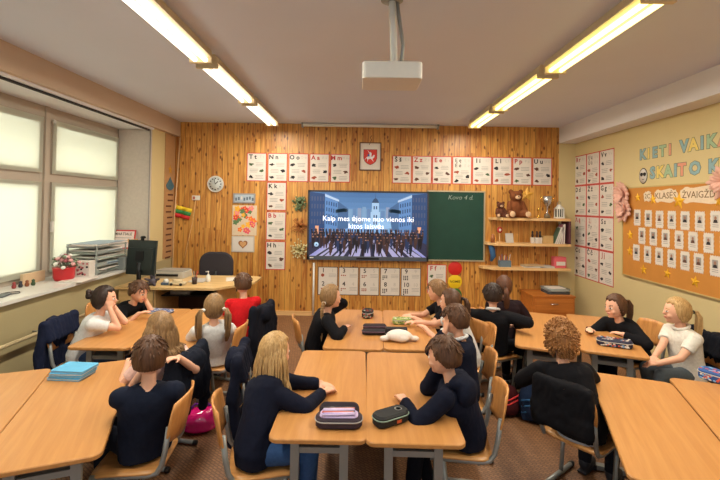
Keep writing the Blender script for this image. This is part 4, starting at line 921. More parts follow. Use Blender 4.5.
MB().rounded(0.46, 0.30, 0.03, 0, 0.09, mat('printer_grey', (188, 182, 168), 0.5)).build('body', t); MB().box((0.02, 0, 0.098), (0.38, 0.26, 0.014), mat('printer_lid', (160, 156, 146), 0.4)).build('lid', t)
m_ = MB(); m_.box((0, -0.155, 0.045), (0.3, 0.012, 0.03), M_black); m_.build('paper_slot', t)
for k, (x, y, c, sx, sy, sz, lb, nm) in enumerate(((-2.62, 5.30, (74, 66, 74), 0.10, 0.12, 0.085, 'dark knotted toy on the left of the teacher desk', 'soft_toy'), (-2.47, 5.34, (66, 84, 104), 0.12, 0.07, 0.05, 'blue grey tape dispenser on the teacher desk', 'tape_dispenser'), (-2.32, 5.33, (206, 190, 156), 0.20, 0.09, 0.055, 'cream toy car on the teacher desk', 'toy_car'), (-2.14, 5.42, (60, 46, 44), 0.05, 0.05, 0.11, 'dark pencil cup on the teacher desk', 'pencil_cup'))):
    cm = mat('desk_thing_%d' % k, c, 0.5)
    t = thing(nm, lb, lb.split(' on ')[0].split()[-1] if k != 3 else 'cup', (x, y, TZ))
    if nm == 'toy_car':
        m_ = MB(); m_.rounded(sx, sy, 0.02, 0.012, 0.04, cm); m_.rounded(sx * 0.55, sy * 0.85, 0.015, 0.04, 0.068, cm); m_.build('car_body', t)
        for a in (-1, 1):
            for b in (-1, 1): MB().lathe([(0.017, -0.008), (0.017, 0.008)], M_black, 12, Matrix.Translation((a * 0.06, b * 0.045, 0.017)) @ Matrix.Rotation(PI / 2, 4, 'X')).build('wheel', t)
    elif nm == 'pencil_cup':
        MB().lathe([(0.03, 0), (0.035, 0.09), (0.03, 0.09), (0.026, 0.01)], cm, 14).build('cup', t)
        for q in range(4): MB().tube([(0, 0, 0.015), (0.04 * math.cos(q * 1.6), 0.04 * math.sin(q * 1.6), 0.17)], 0.004, [M_red, M_black, M_pinew, M_steel][q], 6).build('pencil', t)
    elif nm == 'soft_toy':
        m_ = MB(); m_.ell((0, 0, 0.045), (0.05, 0.05, 0.045), cm); m_.ell((0.0, 0, 0.11), (0.035, 0.033, 0.033), cm)
        for q in (-1, 1): m_.capsule((q * 0.03, 0, 0.06), (q * 0.085, -0.02, 0.08), 0.018, 0.014, cm); m_.capsule((q * 0.03, -0.02, 0.02), (q * 0.06, -0.07, 0.018), 0.02, 0.017, cm)
        obj('body', fuse(m_, 'body', 0.006, 3), t)
    else:
        m_ = MB(); m_.rounded(sx, sy, 0.02, 0, 0.03, cm); m_.build('base', t); MB().lathe([(0.03, -0.02), (0.03, 0.02)], M_white, 18, Matrix.Translation((0, 0, 0.045)) @ Matrix.Rotation(PI / 2, 4, 'X')).build('tape_roll', t)
for k, (x, y, w, d) in enumerate(((-2.18, 5.68, 0.21, 0.3), (-1.75, 5.8, 0.2, 0.28))):
    tag(MB().box((0, 0, 0.003), (w, d, 0.006), M_paper if k else M_lgrey).build('paper_sheet', None, flat(x, y, TZ, 0.3 * k)), ['grey papers left of the pump bottle on the teacher desk', 'white sheet on the right part of the teacher desk'][k], 'paper')

# ------------------------------------------------------------------ school desks
TT = 0.62
def make_desk():
    t = thing('school_desk', 'x', 'desk')
    MB().rounded(0.505, 1.30, 0.05, TT - 0.024, TT, M_desk, seg=6, bev=0.004).build('tabletop', t)
    for s in (-1, 1):
        m_ = MB(); y = s * 0.52
        m_.box((-0.13, y, 0.30), (0.045, 0.035, 0.56), M_steel); m_.box((0.13, y, 0.30), (0.045, 0.035, 0.56), M_steel)
        m_.box((0, y, TT - 0.042), (0.40, 0.035, 0.035), M_steel); m_.box((0, y, 0.50), (0.26, 0.02, 0.03), M_steel)
        m_.box((0, y, 0.02), (0.44, 0.045, 0.03), M_steel)
        f = m_.build('leg_frame', t)
        for q in (-1, 1): MB().box((q * 0.225, y, 0.018), (0.02, 0.05, 0.034), M_black).build('foot_cap', f)
    m_ = MB(); m_.box((-0.13, 0, TT - 0.042), (0.03, 1.04, 0.03), M_steel); m_.box((0.13, 0, TT - 0.042), (0.03, 1.04, 0.03), M_steel); m_.build('side_rail', t)
    m_ = MB(); m_.box((0, 0, 0.505), (0.30, 0.96, 0.012), mat('tray_grey', (120, 122, 122), 0.5)); m_.build('under_tray', t)
    return t
dk0 = None
DESKS = [(-0.205, 2.775, 0, 0, 'left desk of the front centre pair, open pencil case with purple pens on it'), (0.300, 2.755, -1, -0.006, 'right desk of the front centre pair, closed black pencil case on it'),
         (-0.03, 4.12, -2.5, 0, 'left desk of the pair below the screen, braided girl leaning on it'), (0.48, 4.12, -2.5, 0.0, 'right desk of the pair below the screen with the white plush'),
         (-1.676, 2.474, 22.5, 0, 'desk at lower left with the blue notebooks at its far end'), (-2.147, 2.279, 22.5, 0, 'empty desk cut by the left picture edge'),
         (-2.12, 4.04, 0, 0, 'left desk of the pair nearest the window, far row'), (-1.613, 4.04, 0, 0, 'desk in front of the girl with two pigtails'),
         (1.665, 2.39, -21.3, 0, 'empty desk at lower right nearest the curly haired child'), (2.185, 2.31, -21.3, 0, 'desk at the right picture edge with the blue case'),
         (1.80, 4.15, -21, 0, 'left desk of the far right pair behind the curly haired child'), (2.315, 4.06, -21, 0, 'desk of the far right pair with the floral pencil case')]
for i, (x, y, a, dz, lb) in enumerate(DESKS):
    if dk0 is None: dk0 = make_desk(); d_ = dk0; d_['label'] = lb; d_['group'] = 'school desks in pairs'
    else: d_ = dup(dk0, lb)
    d_.location = (x, y, 0); d_.rotation_euler = (0, 0, D2R(a)); 
    d_.location.z = 0.0

# ------------------------------------------------------------------ chairs (face local +y)
def make_chair():
    t = thing('school_chair', 'x', 'chair')
    m_ = MB(); n = 8; vs = []; fs = []
    # seat: thin plywood with a dipped middle and rolled front
    for j in range(n + 1):
        for i in range(n + 1):
            u = i / n * 2 - 1; v = j / n * 2 - 1
            k = 1 - 0.12 * abs(v) ** 4 - 0.06 * (1 if False else 0)
            x = u * 0.185 * (1 - 0.10 * abs(v) ** 6); y = v * 0.185 * (1 - 0.10 * abs(u) ** 6)
            z = 0.372 - 0.012 * (1 - u * u) * (1 - v * v) - 0.02 * max(0, v - 0.5) ** 2 * 4
            vs.append((x, y, z)); 
    m0 = len(vs); vs += [(x, y, z - 0.012) for x, y, z in vs]
    for j in range(n):
        for i in range(n):
            a = j * (n + 1) + i; fs += [(a, a + 1, a + n + 2, a + n + 1), (m0 + a, m0 + a + n + 1, m0 + a + n + 2, m0 + a + 1)]
    for i in range(n):
        for a, b in ((i, i + 1), ((n) * (n + 1) + i + 1, n * (n + 1) + i), ((i + 1) * (n + 1), i * (n + 1)), (i * (n + 1) + n, (i + 1) * (n + 1) + n)):
            fs.append((a, m0 + a, m0 + b, b))
    m_.add(vs, fs, M_seat, True).build('seat', t)
    m_ = MB(); vs = []; fs = []; nz = 6
    for j in range(nz + 1):
        for i in range(n + 1):
            u = i / n * 2 - 1; v = j / nz * 2 - 1
            x = u * 0.185 * (1 - 0.14 * max(0, v) ** 3 - 0.14 * max(0, -v) ** 4); z = 0.615 + v * 0.115 * (1 - 0.12 * abs(u) ** 4)
            y = -0.215 - 0.035 * (1 - u * u) - 0.18 * (z - 0.56)
            vs.append((x, y, z))
    m0 = len(vs); vs += [(x, y - 0.011, z) for x, y, z in vs]
    for j in range(nz):
        for i in range(n):
            a = j * (n + 1) + i; fs += [(a + n + 1, a + n + 2, a + 1, a), (m0 + a + 1, m0 + a + n + 2, m0 + a + n + 1, m0 + a)]
    for i in range(n): fs += [(i, i + 1, m0 + i + 1, m0 + i), (nz * (n + 1) + i + 1, nz * (n + 1) + i, m0 + nz * (n + 1) + i, m0 + nz * (n + 1) + i + 1)]
    for j in range(nz): fs += [((j + 1) * (n + 1), j * (n + 1), m0 + j * (n + 1), m0 + (j + 1) * (n + 1)), (j * (n + 1) + n, (j + 1) * (n + 1) + n, m0 + (j + 1) * (n + 1) + n, m0 + j * (n + 1) + n)]
    m_.add(vs, fs, M_ply, True).build('backrest', t)
    for s in (-1, 1):
        x = s * 0.165
        m_ = MB()
        m_.tube([(x, 0.17, 0.348), (x, -0.12, 0.348), (x, -0.165, 0.36), (x, -0.19, 0.40), (x, -0.205, 0.47), (x, -0.222, 0.60)], 0.0145, M_steel, 8)
        m_.tube([(x, 0.10, 0.348), (x, 0.06, 0.03)], 0.0145, M_steel, 8)
        m_.tube([(x, -0.22, 0.022), (x, 0.20, 0.022)], 0.0155, M_steel, 8)
        f = m_.build('side_frame', t)
        for y in (-0.225, 0.205): MB().tube([(x, y - 0.012, 0.022), (x, y + 0.012, 0.022)], 0.019, M_black, 10).build('end_cap', f)
    m_ = MB(); m_.tube([(-0.165, 0.09, 0.335), (0.165, 0.09, 0.335)], 0.010, M_steel, 8); m_.tube([(-0.165, -0.10, 0.335), (0.165, -0.10, 0.335)], 0.010, M_steel, 8); m_.build('cross_bar', t)
    return t
ch0 = [None]
def chair(x, y, heading, label):
    if ch0[0] is None: ch0[0] = make_chair(); c = ch0[0]; c['label'] = label; c['group'] = 'plywood school chairs'
    else: c = dup(ch0[0], label)
    c.location = (x, y, 0); c.rotation_euler = (0, 0, D2R(heading))
    return c
def coat(x, y, heading, col, label, low=0.16, seed=1, hood=True, wide=0.19):
    """a jacket hung over a chair back"""
    r = random.Random(seed); m = fabric('coat_%d_%d_%d' % col, col); b = MB()
    for i in range(9):
        u = (i / 8 * 2 - 1) * wide; z0 = low + r.uniform(0, 0.09); w_ = r.uniform(-0.006, 0.010)
        b.capsule((u, -0.265, 0.735), (u, -0.275, 0.5), 0.032, 0.035, m, 10); b.capsule((u, -0.275, 0.5), (u * 1.05, -0.28 + w_, z0), 0.040, 0.036 + w_, m, 10)
        b.capsule((u, -0.245, 0.742), (u, -0.20, 0.60), 0.025, 0.02, m, 10)
    for s in ((-1, 1) if wide > 0.17 else ()):
        b.capsule((s * wide, -0.25, 0.74), (s * (wide + 0.035), -0.27, 0.5), 0.042, 0.04, m); b.capsule((s * (wide + 0.035), -0.27, 0.5), (s * (wide + 0.02), -0.25, 0.27), 0.04, 0.034, m)
    if hood: b.ell((0, -0.315, 0.68), (0.11, 0.05, 0.09), m)
    o = obj('jacket', fuse(b, 'jacket', 0.009, 14, 0.012, seed)); o.location = (x, y, 0); o.rotation_euler = (0, 0, D2R(heading))
    return tag(o, label, 'jacket', 'jackets hung on chair backs')

# ------------------------------------------------------------------ people
HAIRC = {'brown': ((64, 42, 28), (104, 70, 46)), 'dark': ((34, 24, 20), (62, 44, 34)), 'lightbrown': ((112, 82, 54), (158, 122, 84)), 'blond': ((150, 112, 66), (214, 176, 118)),
         'auburn': ((66, 40, 28), (108, 68, 44)), 'curly': ((120, 78, 42), (186, 132, 78)), 'darkblond': ((110, 82, 52), (160, 126, 84))}
def V3(*a): return Vector(a)
def two_bone(S_, T_, l1, l2, pole):
    d = T_ - S_; L = d.length
    L2 = min(max(L, abs(l1 - l2) + 0.01), l1 + l2 - 0.004)
    u = d.normalized(); T_ = S_ + u * L2
    a = (l1 * l1 - l2 * l2 + L2 * L2) / (2 * L2); h = math.sqrt(max(l1 * l1 - a * a, 0.0))
    p = pole - u * pole.dot(u); p = p.normalized() if p.length > 1e-4 else Vector((0, 0, -1))
    return S_ + u * a + p * h, T_
def hand(mb, wrist, fwd, nrm, side, curl, m, k=1.0):
    """palm, four fingers of different lengths with a bend, thumb leaving the side of the palm. nrm = back of the hand"""
    f = fwd.normalized(); n = (nrm - f * nrm.dot(f)).normalized(); s = f.cross(n) * side   # s points to the thumb side
    R = Matrix((s, f, n)).transposed()
    c = wrist + f * 0.033 * k
    mb.ell(c, (0.030 * k, 0.042 * k, 0.0125 * k), m, R, 14, 10); mb.ell(wrist + f * 0.05 * k, (0.031 * k, 0.022 * k, 0.011 * k), m, R, 12, 8)
    for i, (o, L) in enumerate(((0.0235, 0.052), (0.008, 0.058), (-0.008, 0.054), (-0.0235, 0.043))):
        b = wrist + f * 0.056 * k + s * o * k; sp = s * o * 2.2
        d = (f + sp * 1.6).normalized()
        c1 = curl * 0.5; p1 = b + (d * math.cos(c1) - n * math.sin(c1)) * L * 0.5 * k
        c2 = curl * 1.4; p2 = p1 + (d * math.cos(c2) - n * math.sin(c2)) * L * 0.5 * k
        mb.tube([b - d * 0.014, b, p1, p2], [0.0072 * k, 0.0075 * k, 0.0070 * k, 0.0058 * k], m, 8); mb.ell(p2, 0.0058 * k, m, None, 8, 6); mb.ell(p1, 0.0070 * k, m, None, 8, 6)
    tb = wrist + f * 0.014 * k + s * 0.020 * k; t1 = tb + (f * 0.5 + s * 0.75 - n * 0.25).normalized() * 0.028 * k; t2 = t1 + (f * 0.85 + s * 0.25 - n * (0.2 + curl * 0.4)).normalized() * 0.026 * k
    mb.tube([tb, t1, t2], [0.0105 * k, 0.0085 * k, 0.0065 * k], m, 8); mb.ell(t1, 0.0085 * k, m, None, 8, 6); mb.ell(t2, 0.0065 * k, m, None, 8, 6)
def loft_torso(mb, hipc, neck, tw, add, m, zlow=-0.05, wide=1.0):
    """elliptical sections from the hips to the shoulders, twisting by tw"""
    seg = 20; secs = [(zlow, 0.118, 0.098), (0.0, 0.125, 0.104), (0.10, 0.116, 0.096), (0.2, 0.120, 0.092), (0.29, 0.128, 0.090), (0.335, 0.118, 0.076), (0.37, 0.06, 0.05)]
    L = (neck - hipc).length; ax = (neck - hipc).normalized(); vs = []
    for h, a, b in secs:
        t = h / 0.37; c = hipc + (neck - hipc) * t
        if h < 0: c = hipc + Vector((0, 0, h))
        an = tw * min(max(t, 0), 1); xx = Vector((math.cos(an), math.sin(an), 0)); q = ax if t > 0.05 else Vector((0, 0, 1))
        yy = q.cross(xx).normalized(); xx = yy.cross(q).normalized()
        for k in range(seg):
            g = 2 * PI * k / seg; vs.append(c + xx * (a + add) * wide * math.cos(g) + yy * (b + add) * math.sin(g))
    n = len(secs); fs = [list(range(seg))[::-1], list(range((n - 1) * seg, n * seg))]
    for i in range(n - 1): fs += [(i * seg + k, i * seg + (k + 1) % seg, (i + 1) * seg + (k + 1) % seg, (i + 1) * seg + k) for k in range(seg)]
    mb.add(vs, fs, m, True)
def hair_shell(mb, HM, m, long_, seed, puff=0.0, fringe=0.0):
    nu, nv = 72, 40; vs = []; rr = random.Random(seed)
    for j in range(nv + 1):
        el = PI / 2 - PI * j / nv
        for i in range(nu):
            az = 2 * PI * i / nu                                     # 0 = front (+y)
            d = Vector((math.sin(az) * math.cos(el), math.cos(az) * math.cos(el), math.sin(el)))
            a_ = abs(((az + PI) % (2 * PI)) - PI); e = math.degrees(el); ad = math.degrees(a_)
            if ad < 55: line = 34 - fringe + 4 * math.sin(az * 9)
            elif ad < 80: line = 34 - fringe - (ad - 55) * (1.6 if not long_ else 2.6)
            elif ad < 105: line = (-8 if not long_ else -34) - (ad - 80) * 0.9
            else: line = (-34 if not long_ else -62)
            base = Vector((d.x * 0.0745, d.y * 0.0905, d.z * (0.098)))
            th = 0.012 + puff + 0.0022 * math.sin(az * 31 + 3 * math.sin(el * 3)) + 0.003 * noise.noise(Vector((az * 4, el * 4, seed)))
            k = min(max((e - line) / 7.0, 0), 1); k = k * k * (3 - 2 * k)
            p = base * (1 + 0) + d * (th * k - 0.012 * (1 - k)) + Vector((0, -0.006, 0.008 if d.z > 0 else 0))
            vs.append(HM @ p)
    fs = []
    for j in range(nv):
        for i in range(nu): fs.append((j * nu + i, (j + 1) * nu + i, (j + 1) * nu + (i + 1) % nu, j * nu + (i + 1) % nu))
    mb.add(vs, fs, m, True)
def strands(mb, m, roots, path, spread, n, seed, r0=0.005, flare=1.0):
    """a bundle of tapering strands following path (list of points)"""
    r = random.Random(seed)
    for k in range(n):
        a = r.uniform(0, 2 * PI); q = math.sqrt(r.random()); off = Vector((math.cos(a) * q, math.sin(a) * q, 0)); pts = []; N_ = len(path)
        ph = r.uniform(0, 6)
        for i, p in enumerate(path):
            t = i / (N_ - 1); s_ = spread[i] if isinstance(spread, (list, tuple)) else spread
            pts.append(p + off * s_ + Vector((math.sin(ph + t * 7), math.cos(ph + t * 6), 0)) * 0.003)
        mb.tube(pts, [r0 * (1 - 0.65 * i / (N_ - 1)) for i in range(N_)], m, 5)

def person(label, head, seat, face, lean, handL, handR, shirt, hair, hc, trousers=(30, 34, 46), sleeve='long', look=0.0, nod=0.0, side=0.0, fine=0.0065, style=None, poleL=None, poleR=None,
           curlL=0.5, curlR=0.5, cpos=None, fistL=None, fistR=None, hood=False, collar=None, chairlab=None, coatinfo=None, seed=0, s=1.0, shoes=(40, 40, 46), chairh=None, hem=None):
    """head = world xy of the head centre, seat/face = headings of hips/shoulders in degrees (0 looks at the back wall, positive turns left)"""
    A = D2R(seat); tw = D2R(face - seat)
    fdir = Vector((-math.sin(tw), math.cos(tw), 0)); rdir = Vector((math.cos(tw), math.sin(tw), 0))
    hipc = Vector((0, 0, 0.455)); L = 0.345
    lk = tw + D2R(look)
    HR = Matrix.Rotation(lk, 4, 'Z') @ Matrix.Rotation(D2R(-nod), 4, 'X')
    off = fdir * 0.02 + (HR @ Vector((0, 0.022, 0.150))).to_3d()
    Rz = Matrix.Rotation(A, 4, 'Z'); lv = fdir * lean + rdir * side
    if cpos:                                                   # the chair's place is given: lean so that the head comes out right
        hx = cpos[0] + math.sin(D2R(cpos[2])) * 0.045; hy = cpos[1] - math.cos(D2R(cpos[2])) * 0.045
        w_ = Rz.inverted() @ Vector((head[0] - hx, head[1] - hy, 0)); lv = Vector((w_.x - off.x, w_.y - off.y, 0))
        if lv.length > 0.2: lv = lv.normalized() * 0.2
    neck = hipc + lv; neck.z += math.sqrt(max(L * L - lv.length_squared, 0.04))
    hcn = neck + off; HM = Matrix.Translation(hcn) @ HR
    ofs = Rz @ Vector((hcn.x, hcn.y, 0))
    root = Matrix.Translation((head[0] - ofs.x, head[1] - ofs.y, 0)) @ Rz
    if cpos: root = Matrix.Translation((hx, hy, 0)) @ Rz
    inv = root.inverted()
    toL = lambda p: inv @ Vector(p)
    skin = M_skin; fab = fabric('shirt_%d_%d_%d' % shirt, shirt); tro = fabric('trouser_%d_%d_%d' % trousers, trousers)
    SHL = neck - rdir * 0.138 + Vector((0, 0, -0.045)); SHR = neck + rdir * 0.138 + Vector((0, 0, -0.045))
    bulk = 0.0 if sleeve == 'short' else 0.008
    b = MB(); sh = MB()
    loft_torso(b, hipc, neck, tw, -0.006, skin); loft_torso(sh, hipc, neck, tw, 0.012 + bulk, fab, -0.075, 1.12)
    b.capsule(SHL, SHR, 0.040, 0.040, skin); sh.capsule(SHL, SHR, 0.055, 0.055, fab)
    b.capsule(neck - Vector((0, 0, 0.03)), hcn + (HR @ Vector((0, -0.02, -0.07))).to_3d(), 0.040, 0.036, skin)
    # head
    H3 = HR.to_3x3()
    b.ell(hcn, (0.073, 0.090, 0.097), skin, H3, 24, 18)
    hp_ = lambda x, y, z: HM @ Vector((x, y, z))
    b.ell(hp_(0, 0.026, -0.055), (0.052, 0.055, 0.052), skin, H3, 18, 12); b.ell(hp_(0, 0.060, -0.088), (0.022, 0.020, 0.016), skin, H3)
    for q in (-1, 1):
        b.ell(hp_(q * 0.034, 0.058, -0.040), (0.024, 0.022, 0.024), skin, H3); b.ell(hp_(q * 0.075, -0.004, -0.018), (0.008, 0.018, 0.027), skin, H3); b.ell(hp_(q * 0.03, 0.077, -0.006), (0.012, 0.011, 0.009), skin, H3)
    b.tube([hp_(0, 0.084, 0.0), hp_(0, 0.094, -0.028)], [0.006, 0.010], skin, 8); b.ell(hp_(0, 0.093, -0.030), (0.013, 0.010, 0.009), skin, H3)
    b.ell(hp_(0, 0.084, -0.058), (0.020, 0.010, 0.008), skin, H3)
    # arms
    for sd, S0, tgt, pole, curl, fist in ((-1, SHL, handL, poleL, curlL, fistL), (1, SHR, handR, poleR, curlR, fistR)):
        if isinstance(tgt, str):
            if tgt == 'cheek': T_ = hp_(sd * 0.060, 0.055, -0.085); 
            elif tgt == 'mouth': T_ = hp_(sd * 0.03, 0.085, -0.10)
            elif tgt == 'temple': T_ = hp_(sd * 0.085, 0.03, -0.04)
            else: T_ = S0 + fdir * 0.25 - rdir * sd * 0.08 - Vector((0, 0, 0.25))
            up = True
        else: T_ = toL(tgt); up = False
        pl = (rdir * sd * 0.6 + Vector((0, 0, -0.8)) + fdir * 0.1) if pole is None else (rdir * sd * pole[0] + fdir * pole[1] + Vector((0, 0, pole[2])))
        E_, Wr = two_bone(S0, T_, 0.205, 0.185, pl)
        if not up and T_.z > 0.6 and E_.z < TT + 0.045 and False: E_.z = TT + 0.045
        b.capsule(S0, E_, 0.037, 0.030, skin); b.capsule(E_, Wr, 0.030, 0.0215, skin)
        if up: fw = (hcn - Wr).normalized() * 0.35 + Vector((0, 0, 1)); nr = (Wr - hcn).normalized()
        else: fw = (Wr - E_).normalized(); fw = Vector((fw.x, fw.y, fw.z * 0.3)); nr = Vector((0, 0, 1))
        if fist is not None: fw = toL(Vector(fist) + root.translation) - toL(root.translation)
        hand(b, Wr, fw, nr, -sd if not up else sd, curl, skin)
        if sleeve == 'short':
            M_ = S0 + (E_ - S0) * 0.62
            sh.ell(S0, 0.053, fab); sh.tube([S0, M_], [0.053, 0.050], fab, 14)
        else:
            sh.capsule(S0, E_, 0.060, 0.051, fab); sh.tube([E_, E_ + (Wr - E_) * 0.94], [0.051, 0.036], fab, 14); sh.ell(E_, 0.051, fab)
    # legs
    tb = MB(); tb.ell(hipc + Vector((0, 0, -0.01)), (0.135, 0.115, 0.085), tro, None, 18, 12); b.ell(hipc, (0.115, 0.095, 0.07), skin)
    shoe_mbs = []
    for sd in (-1, 1):
        hp = hipc + Vector((sd * 0.065, 0.01, -0.02)); kn = Vector((sd * 0.085, 0.30, 0.435)); an = Vector((sd * 0.085, 0.27 - 0.03 * (seed % 3) * sd, 0.075))
        b.capsule(hp, kn, 0.055, 0.040, skin); b.capsule(kn, an, 0.040, 0.026, skin); b.capsule(an, an + Vector((0, 0.09, -0.035)), 0.026, 0.02, skin)
        tb.capsule(hp, kn, 0.070, 0.054, tro); tb.tube([kn, an], [0.054, 0.042], tro, 14)
        q = MB(); sm = mat('shoe_%d_%d_%d' % shoes, shoes, 0.6)
        q.ell(an + Vector((0, 0.05, -0.032)), (0.036, 0.095, 0.034), sm, None, 16, 10); q.ell(an + Vector((0, -0.005, -0.01)), (0.036, 0.042, 0.045), sm, None, 14, 10); q.box(an + Vector((0, 0.045, -0.066)), (0.062, 0.19, 0.016), M_white)
        shoe_mbs.append(q)
    me = fuse(b, 'person', fine, 2)
    iH = HM.inverted(); mats_ = [M_eye, mat('iris', (60, 44, 34), 0.3), hairm(hc, *HAIRC[hc]), M_lip]
    for mm in mats_: me.materials.append(mm)
    for p in me.polygons:
        c = iH @ p.center
        if c.y > 0.055 and abs(c.x) < 0.05 and abs(c.z) < 0.1 and (c.length < 0.13):
            ex = abs(abs(c.x) - 0.030); ez = c.z + 0.004
            if ex < 0.013 and abs(ez) < 0.0065: p.material_index = 2 if ex < 0.0072 else 1
            elif abs(abs(c.x) - 0.031) < 0.015 and abs(c.z - 0.017) < 0.0035: p.material_index = 3
            elif abs(c.x) < 0.018 and abs(c.z + 0.058) < 0.006 and c.y > 0.08: p.material_index = 4
    o = bpy.data.objects.new('person', me); COL.objects.link(o); o.matrix_world = root
    tag(o, label, 'person')
    obj('shirt', fuse(sh, 'shirt', 0.0085, 5, 0.006, seed), o); obj('trousers', fuse(tb, 'trousers', 0.0095, 4, 0.004, seed), o)
    for q in shoe_mbs: obj('shoe', fuse(q, 'shoe', 0.007, 2), o)
    if hem is not None:
        q = MB(); loft_torso(q, hipc, neck, tw, 0.014, fabric('hem_%d' % hem[0], hem), -0.09); me_ = q.mesh('shirt_hem')
        vv = [v.co.copy() for v in me_.vertices]; sg = 20; q2 = MB(); q2.add([tuple(v) for v in vv[:sg]] + [tuple(v + (vv[i + sg] - v) * 0.5 + (Vector((0, 0, 0)))) for i, v in enumerate(vv[:sg])], [(i, (i + 1) % sg, sg + (i + 1) % sg, sg + i) for i in range(sg)] , fabric('hem_%d' % hem[0], hem), True)
        obj('shirt_hem', q2.mesh('shirt_hem'), o)
    if collar is not None:
        q = MB(); cm = fabric('collar_%d' % collar[0], collar); cn = neck + Vector((0, 0, 0.012)) + fdir * 0.008
        q.tube([cn + rdir * 0.056 * math.cos(a) + fdir * 0.054 * math.sin(a) + Vector((0, 0, 0.006 - 0.018 * math.sin(a))) for a in [2 * PI * k / 20 for k in range(21)]], 0.0135, cm, 8); q.build('collar', o)
    if hood:
        q = MB(); back_ = -fdir
        q.capsule(neck + rdir * -0.075 + back_ * 0.03 + Vector((0, 0, 0.02)), neck + rdir * 0.075 + back_ * 0.03 + Vector((0, 0, 0.02)), 0.036, 0.036, fab)
        q.ell(neck + back_ * 0.085 + Vector((0, 0, -0.035)), (0.105, 0.055, 0.085), fab, Matrix.Rotation(tw, 3, 'Z'), 16, 12)
        q.ell(neck + back_ * 0.06 + Vector((0, 0, 0.02)), (0.09, 0.04, 0.04), fab, Matrix.Rotation(tw, 3, 'Z'), 16, 12)
        obj('hood', fuse(q, 'hood', 0.009, 5, 0.008, seed + 5), o)
    # hair
    hm = hairm(hc, *HAIRC[hc]); hb = MB(); r = random.Random(seed + 77)
    longish = hair in ('long', 'pigtails', 'braid', 'ponytail', 'bun')
    hair_shell(hb, HM, hm, longish, seed, puff=0.010 if hair == 'curly' else (0.002 if not longish else 0.0), fringe=12 if hair in ('short', 'curly') else 4)
    hd = HR @ Vector((0, 1, 0)); hf = Vector((hd.x, hd.y, 0)).normalized(); hr = Vector((hf.y, -hf.x, 0))
    if hair == 'short':
        for k in range(90):
            az = r.uniform(0, 2 * PI); el = r.uniform(0.25, 1.4); d = Vector((math.sin(az) * math.cos(el), math.cos(az) * math.cos(el), math.sin(el)))
            p0 = Vector((d.x * 0.083, d.y * 0.098 - 0.006, d.z * 0.108 + 0.006)); tn = Vector((math.sin(az), math.cos(az), -0.9 * math.cos(el))).normalized()
            hb.tube([HM @ p0, HM @ (p0 + tn * 0.02 + d * 0.003), HM @ (p0 + tn * 0.04 + d * -0.001)], [0.005, 0.0045, 0.001], hm, 5)
    if hair == 'curly':
        for k in range(330):
            az = r.uniform(0, 2 * PI); el = r.uniform(-1.0, 1.5)
            if math.cos(az) > 0.35 and el < 0.35: continue
            d = Vector((math.sin(az) * math.cos(el), math.cos(az) * math.cos(el), math.sin(el))); q_ = r.uniform(1.0, 1.12)
            p0 = Vector((d.x * 0.096, d.y * 0.110 - 0.01, d.z * 0.118 + 0.004)) * q_
            u = d.orthogonal().normalized(); w = d.cross(u); R0_ = r.uniform(0.010, 0.017); ph = r.uniform(0, 6); ax_ = (u * math.cos(ph) + w * math.sin(ph)); bx_ = d.cross(ax_)
            hb.tube([HM @ (p0 + (d * math.cos(g) + bx_ * math.sin(g)) * R0_ + ax_ * (g * 0.003 - 0.012)) for g in [q * 0.8 for q in range(9)]], [0.002, 0.0045, 0.005, 0.005, 0.005, 0.005, 0.0045, 0.004, 0.0015], hm, 5)
    if hair == 'long':
        Ln = style or 0.33
        for k in range(170):
            az = PI + r.uniform(-1.0, 1.0) * 1.9; el = r.uniform(-0.15, 1.1)
            d = Vector((math.sin(az) * math.cos(el), math.cos(az) * math.cos(el), math.sin(el))); p0 = HM @ Vector((d.x * 0.082, d.y * 0.098 - 0.006, d.z * 0.106 + 0.004))
            hz = Vector((p0.x - hcn.x, p0.y - hcn.y, 0)); hz = hz.normalized() if hz.length > 0.01 else -hf
            if hz.dot(hf) > 0.1: hz = (hz - hf * hz.dot(hf) * 0.9).normalized()
            rad = 0.092 + r.uniform(0, 0.016); q1 = hcn + hz * rad + Vector((0, 0, -0.02)); q2 = hcn + hz * (rad + 0.012) + Vector((0, 0, -0.12)); wv = r.uniform(0, 6)
            e2 = q2 + hz * 0.035 + Vector((0, 0, -(Ln - 0.12) * r.uniform(0.3, 0.55))); e3 = e2 + hz * r.uniform(-0.01, 0.03) + Vector((0.01 * math.sin(wv), 0.01 * math.cos(wv), -(Ln - 0.12) * r.uniform(0.3, 0.55)))
            jx = Vector((r.uniform(-1, 1), r.uniform(-1, 1), 0)) * 0.016; q2 = q2 + jx * 0.5; e2 = e2 - jx; e3 = e3 + jx * 1.4
            hb.tube([p0, q1, (q1 + q2) / 2 + hz * 0.006, q2, (q2 + e2) / 2 + Vector((0.006 * math.sin(wv * 2), 0.006 * math.cos(wv), 0)), e2, e3], [0.004, 0.0065, 0.0065, 0.006, 0.0055, 0.005, 0.001], hm, 5)
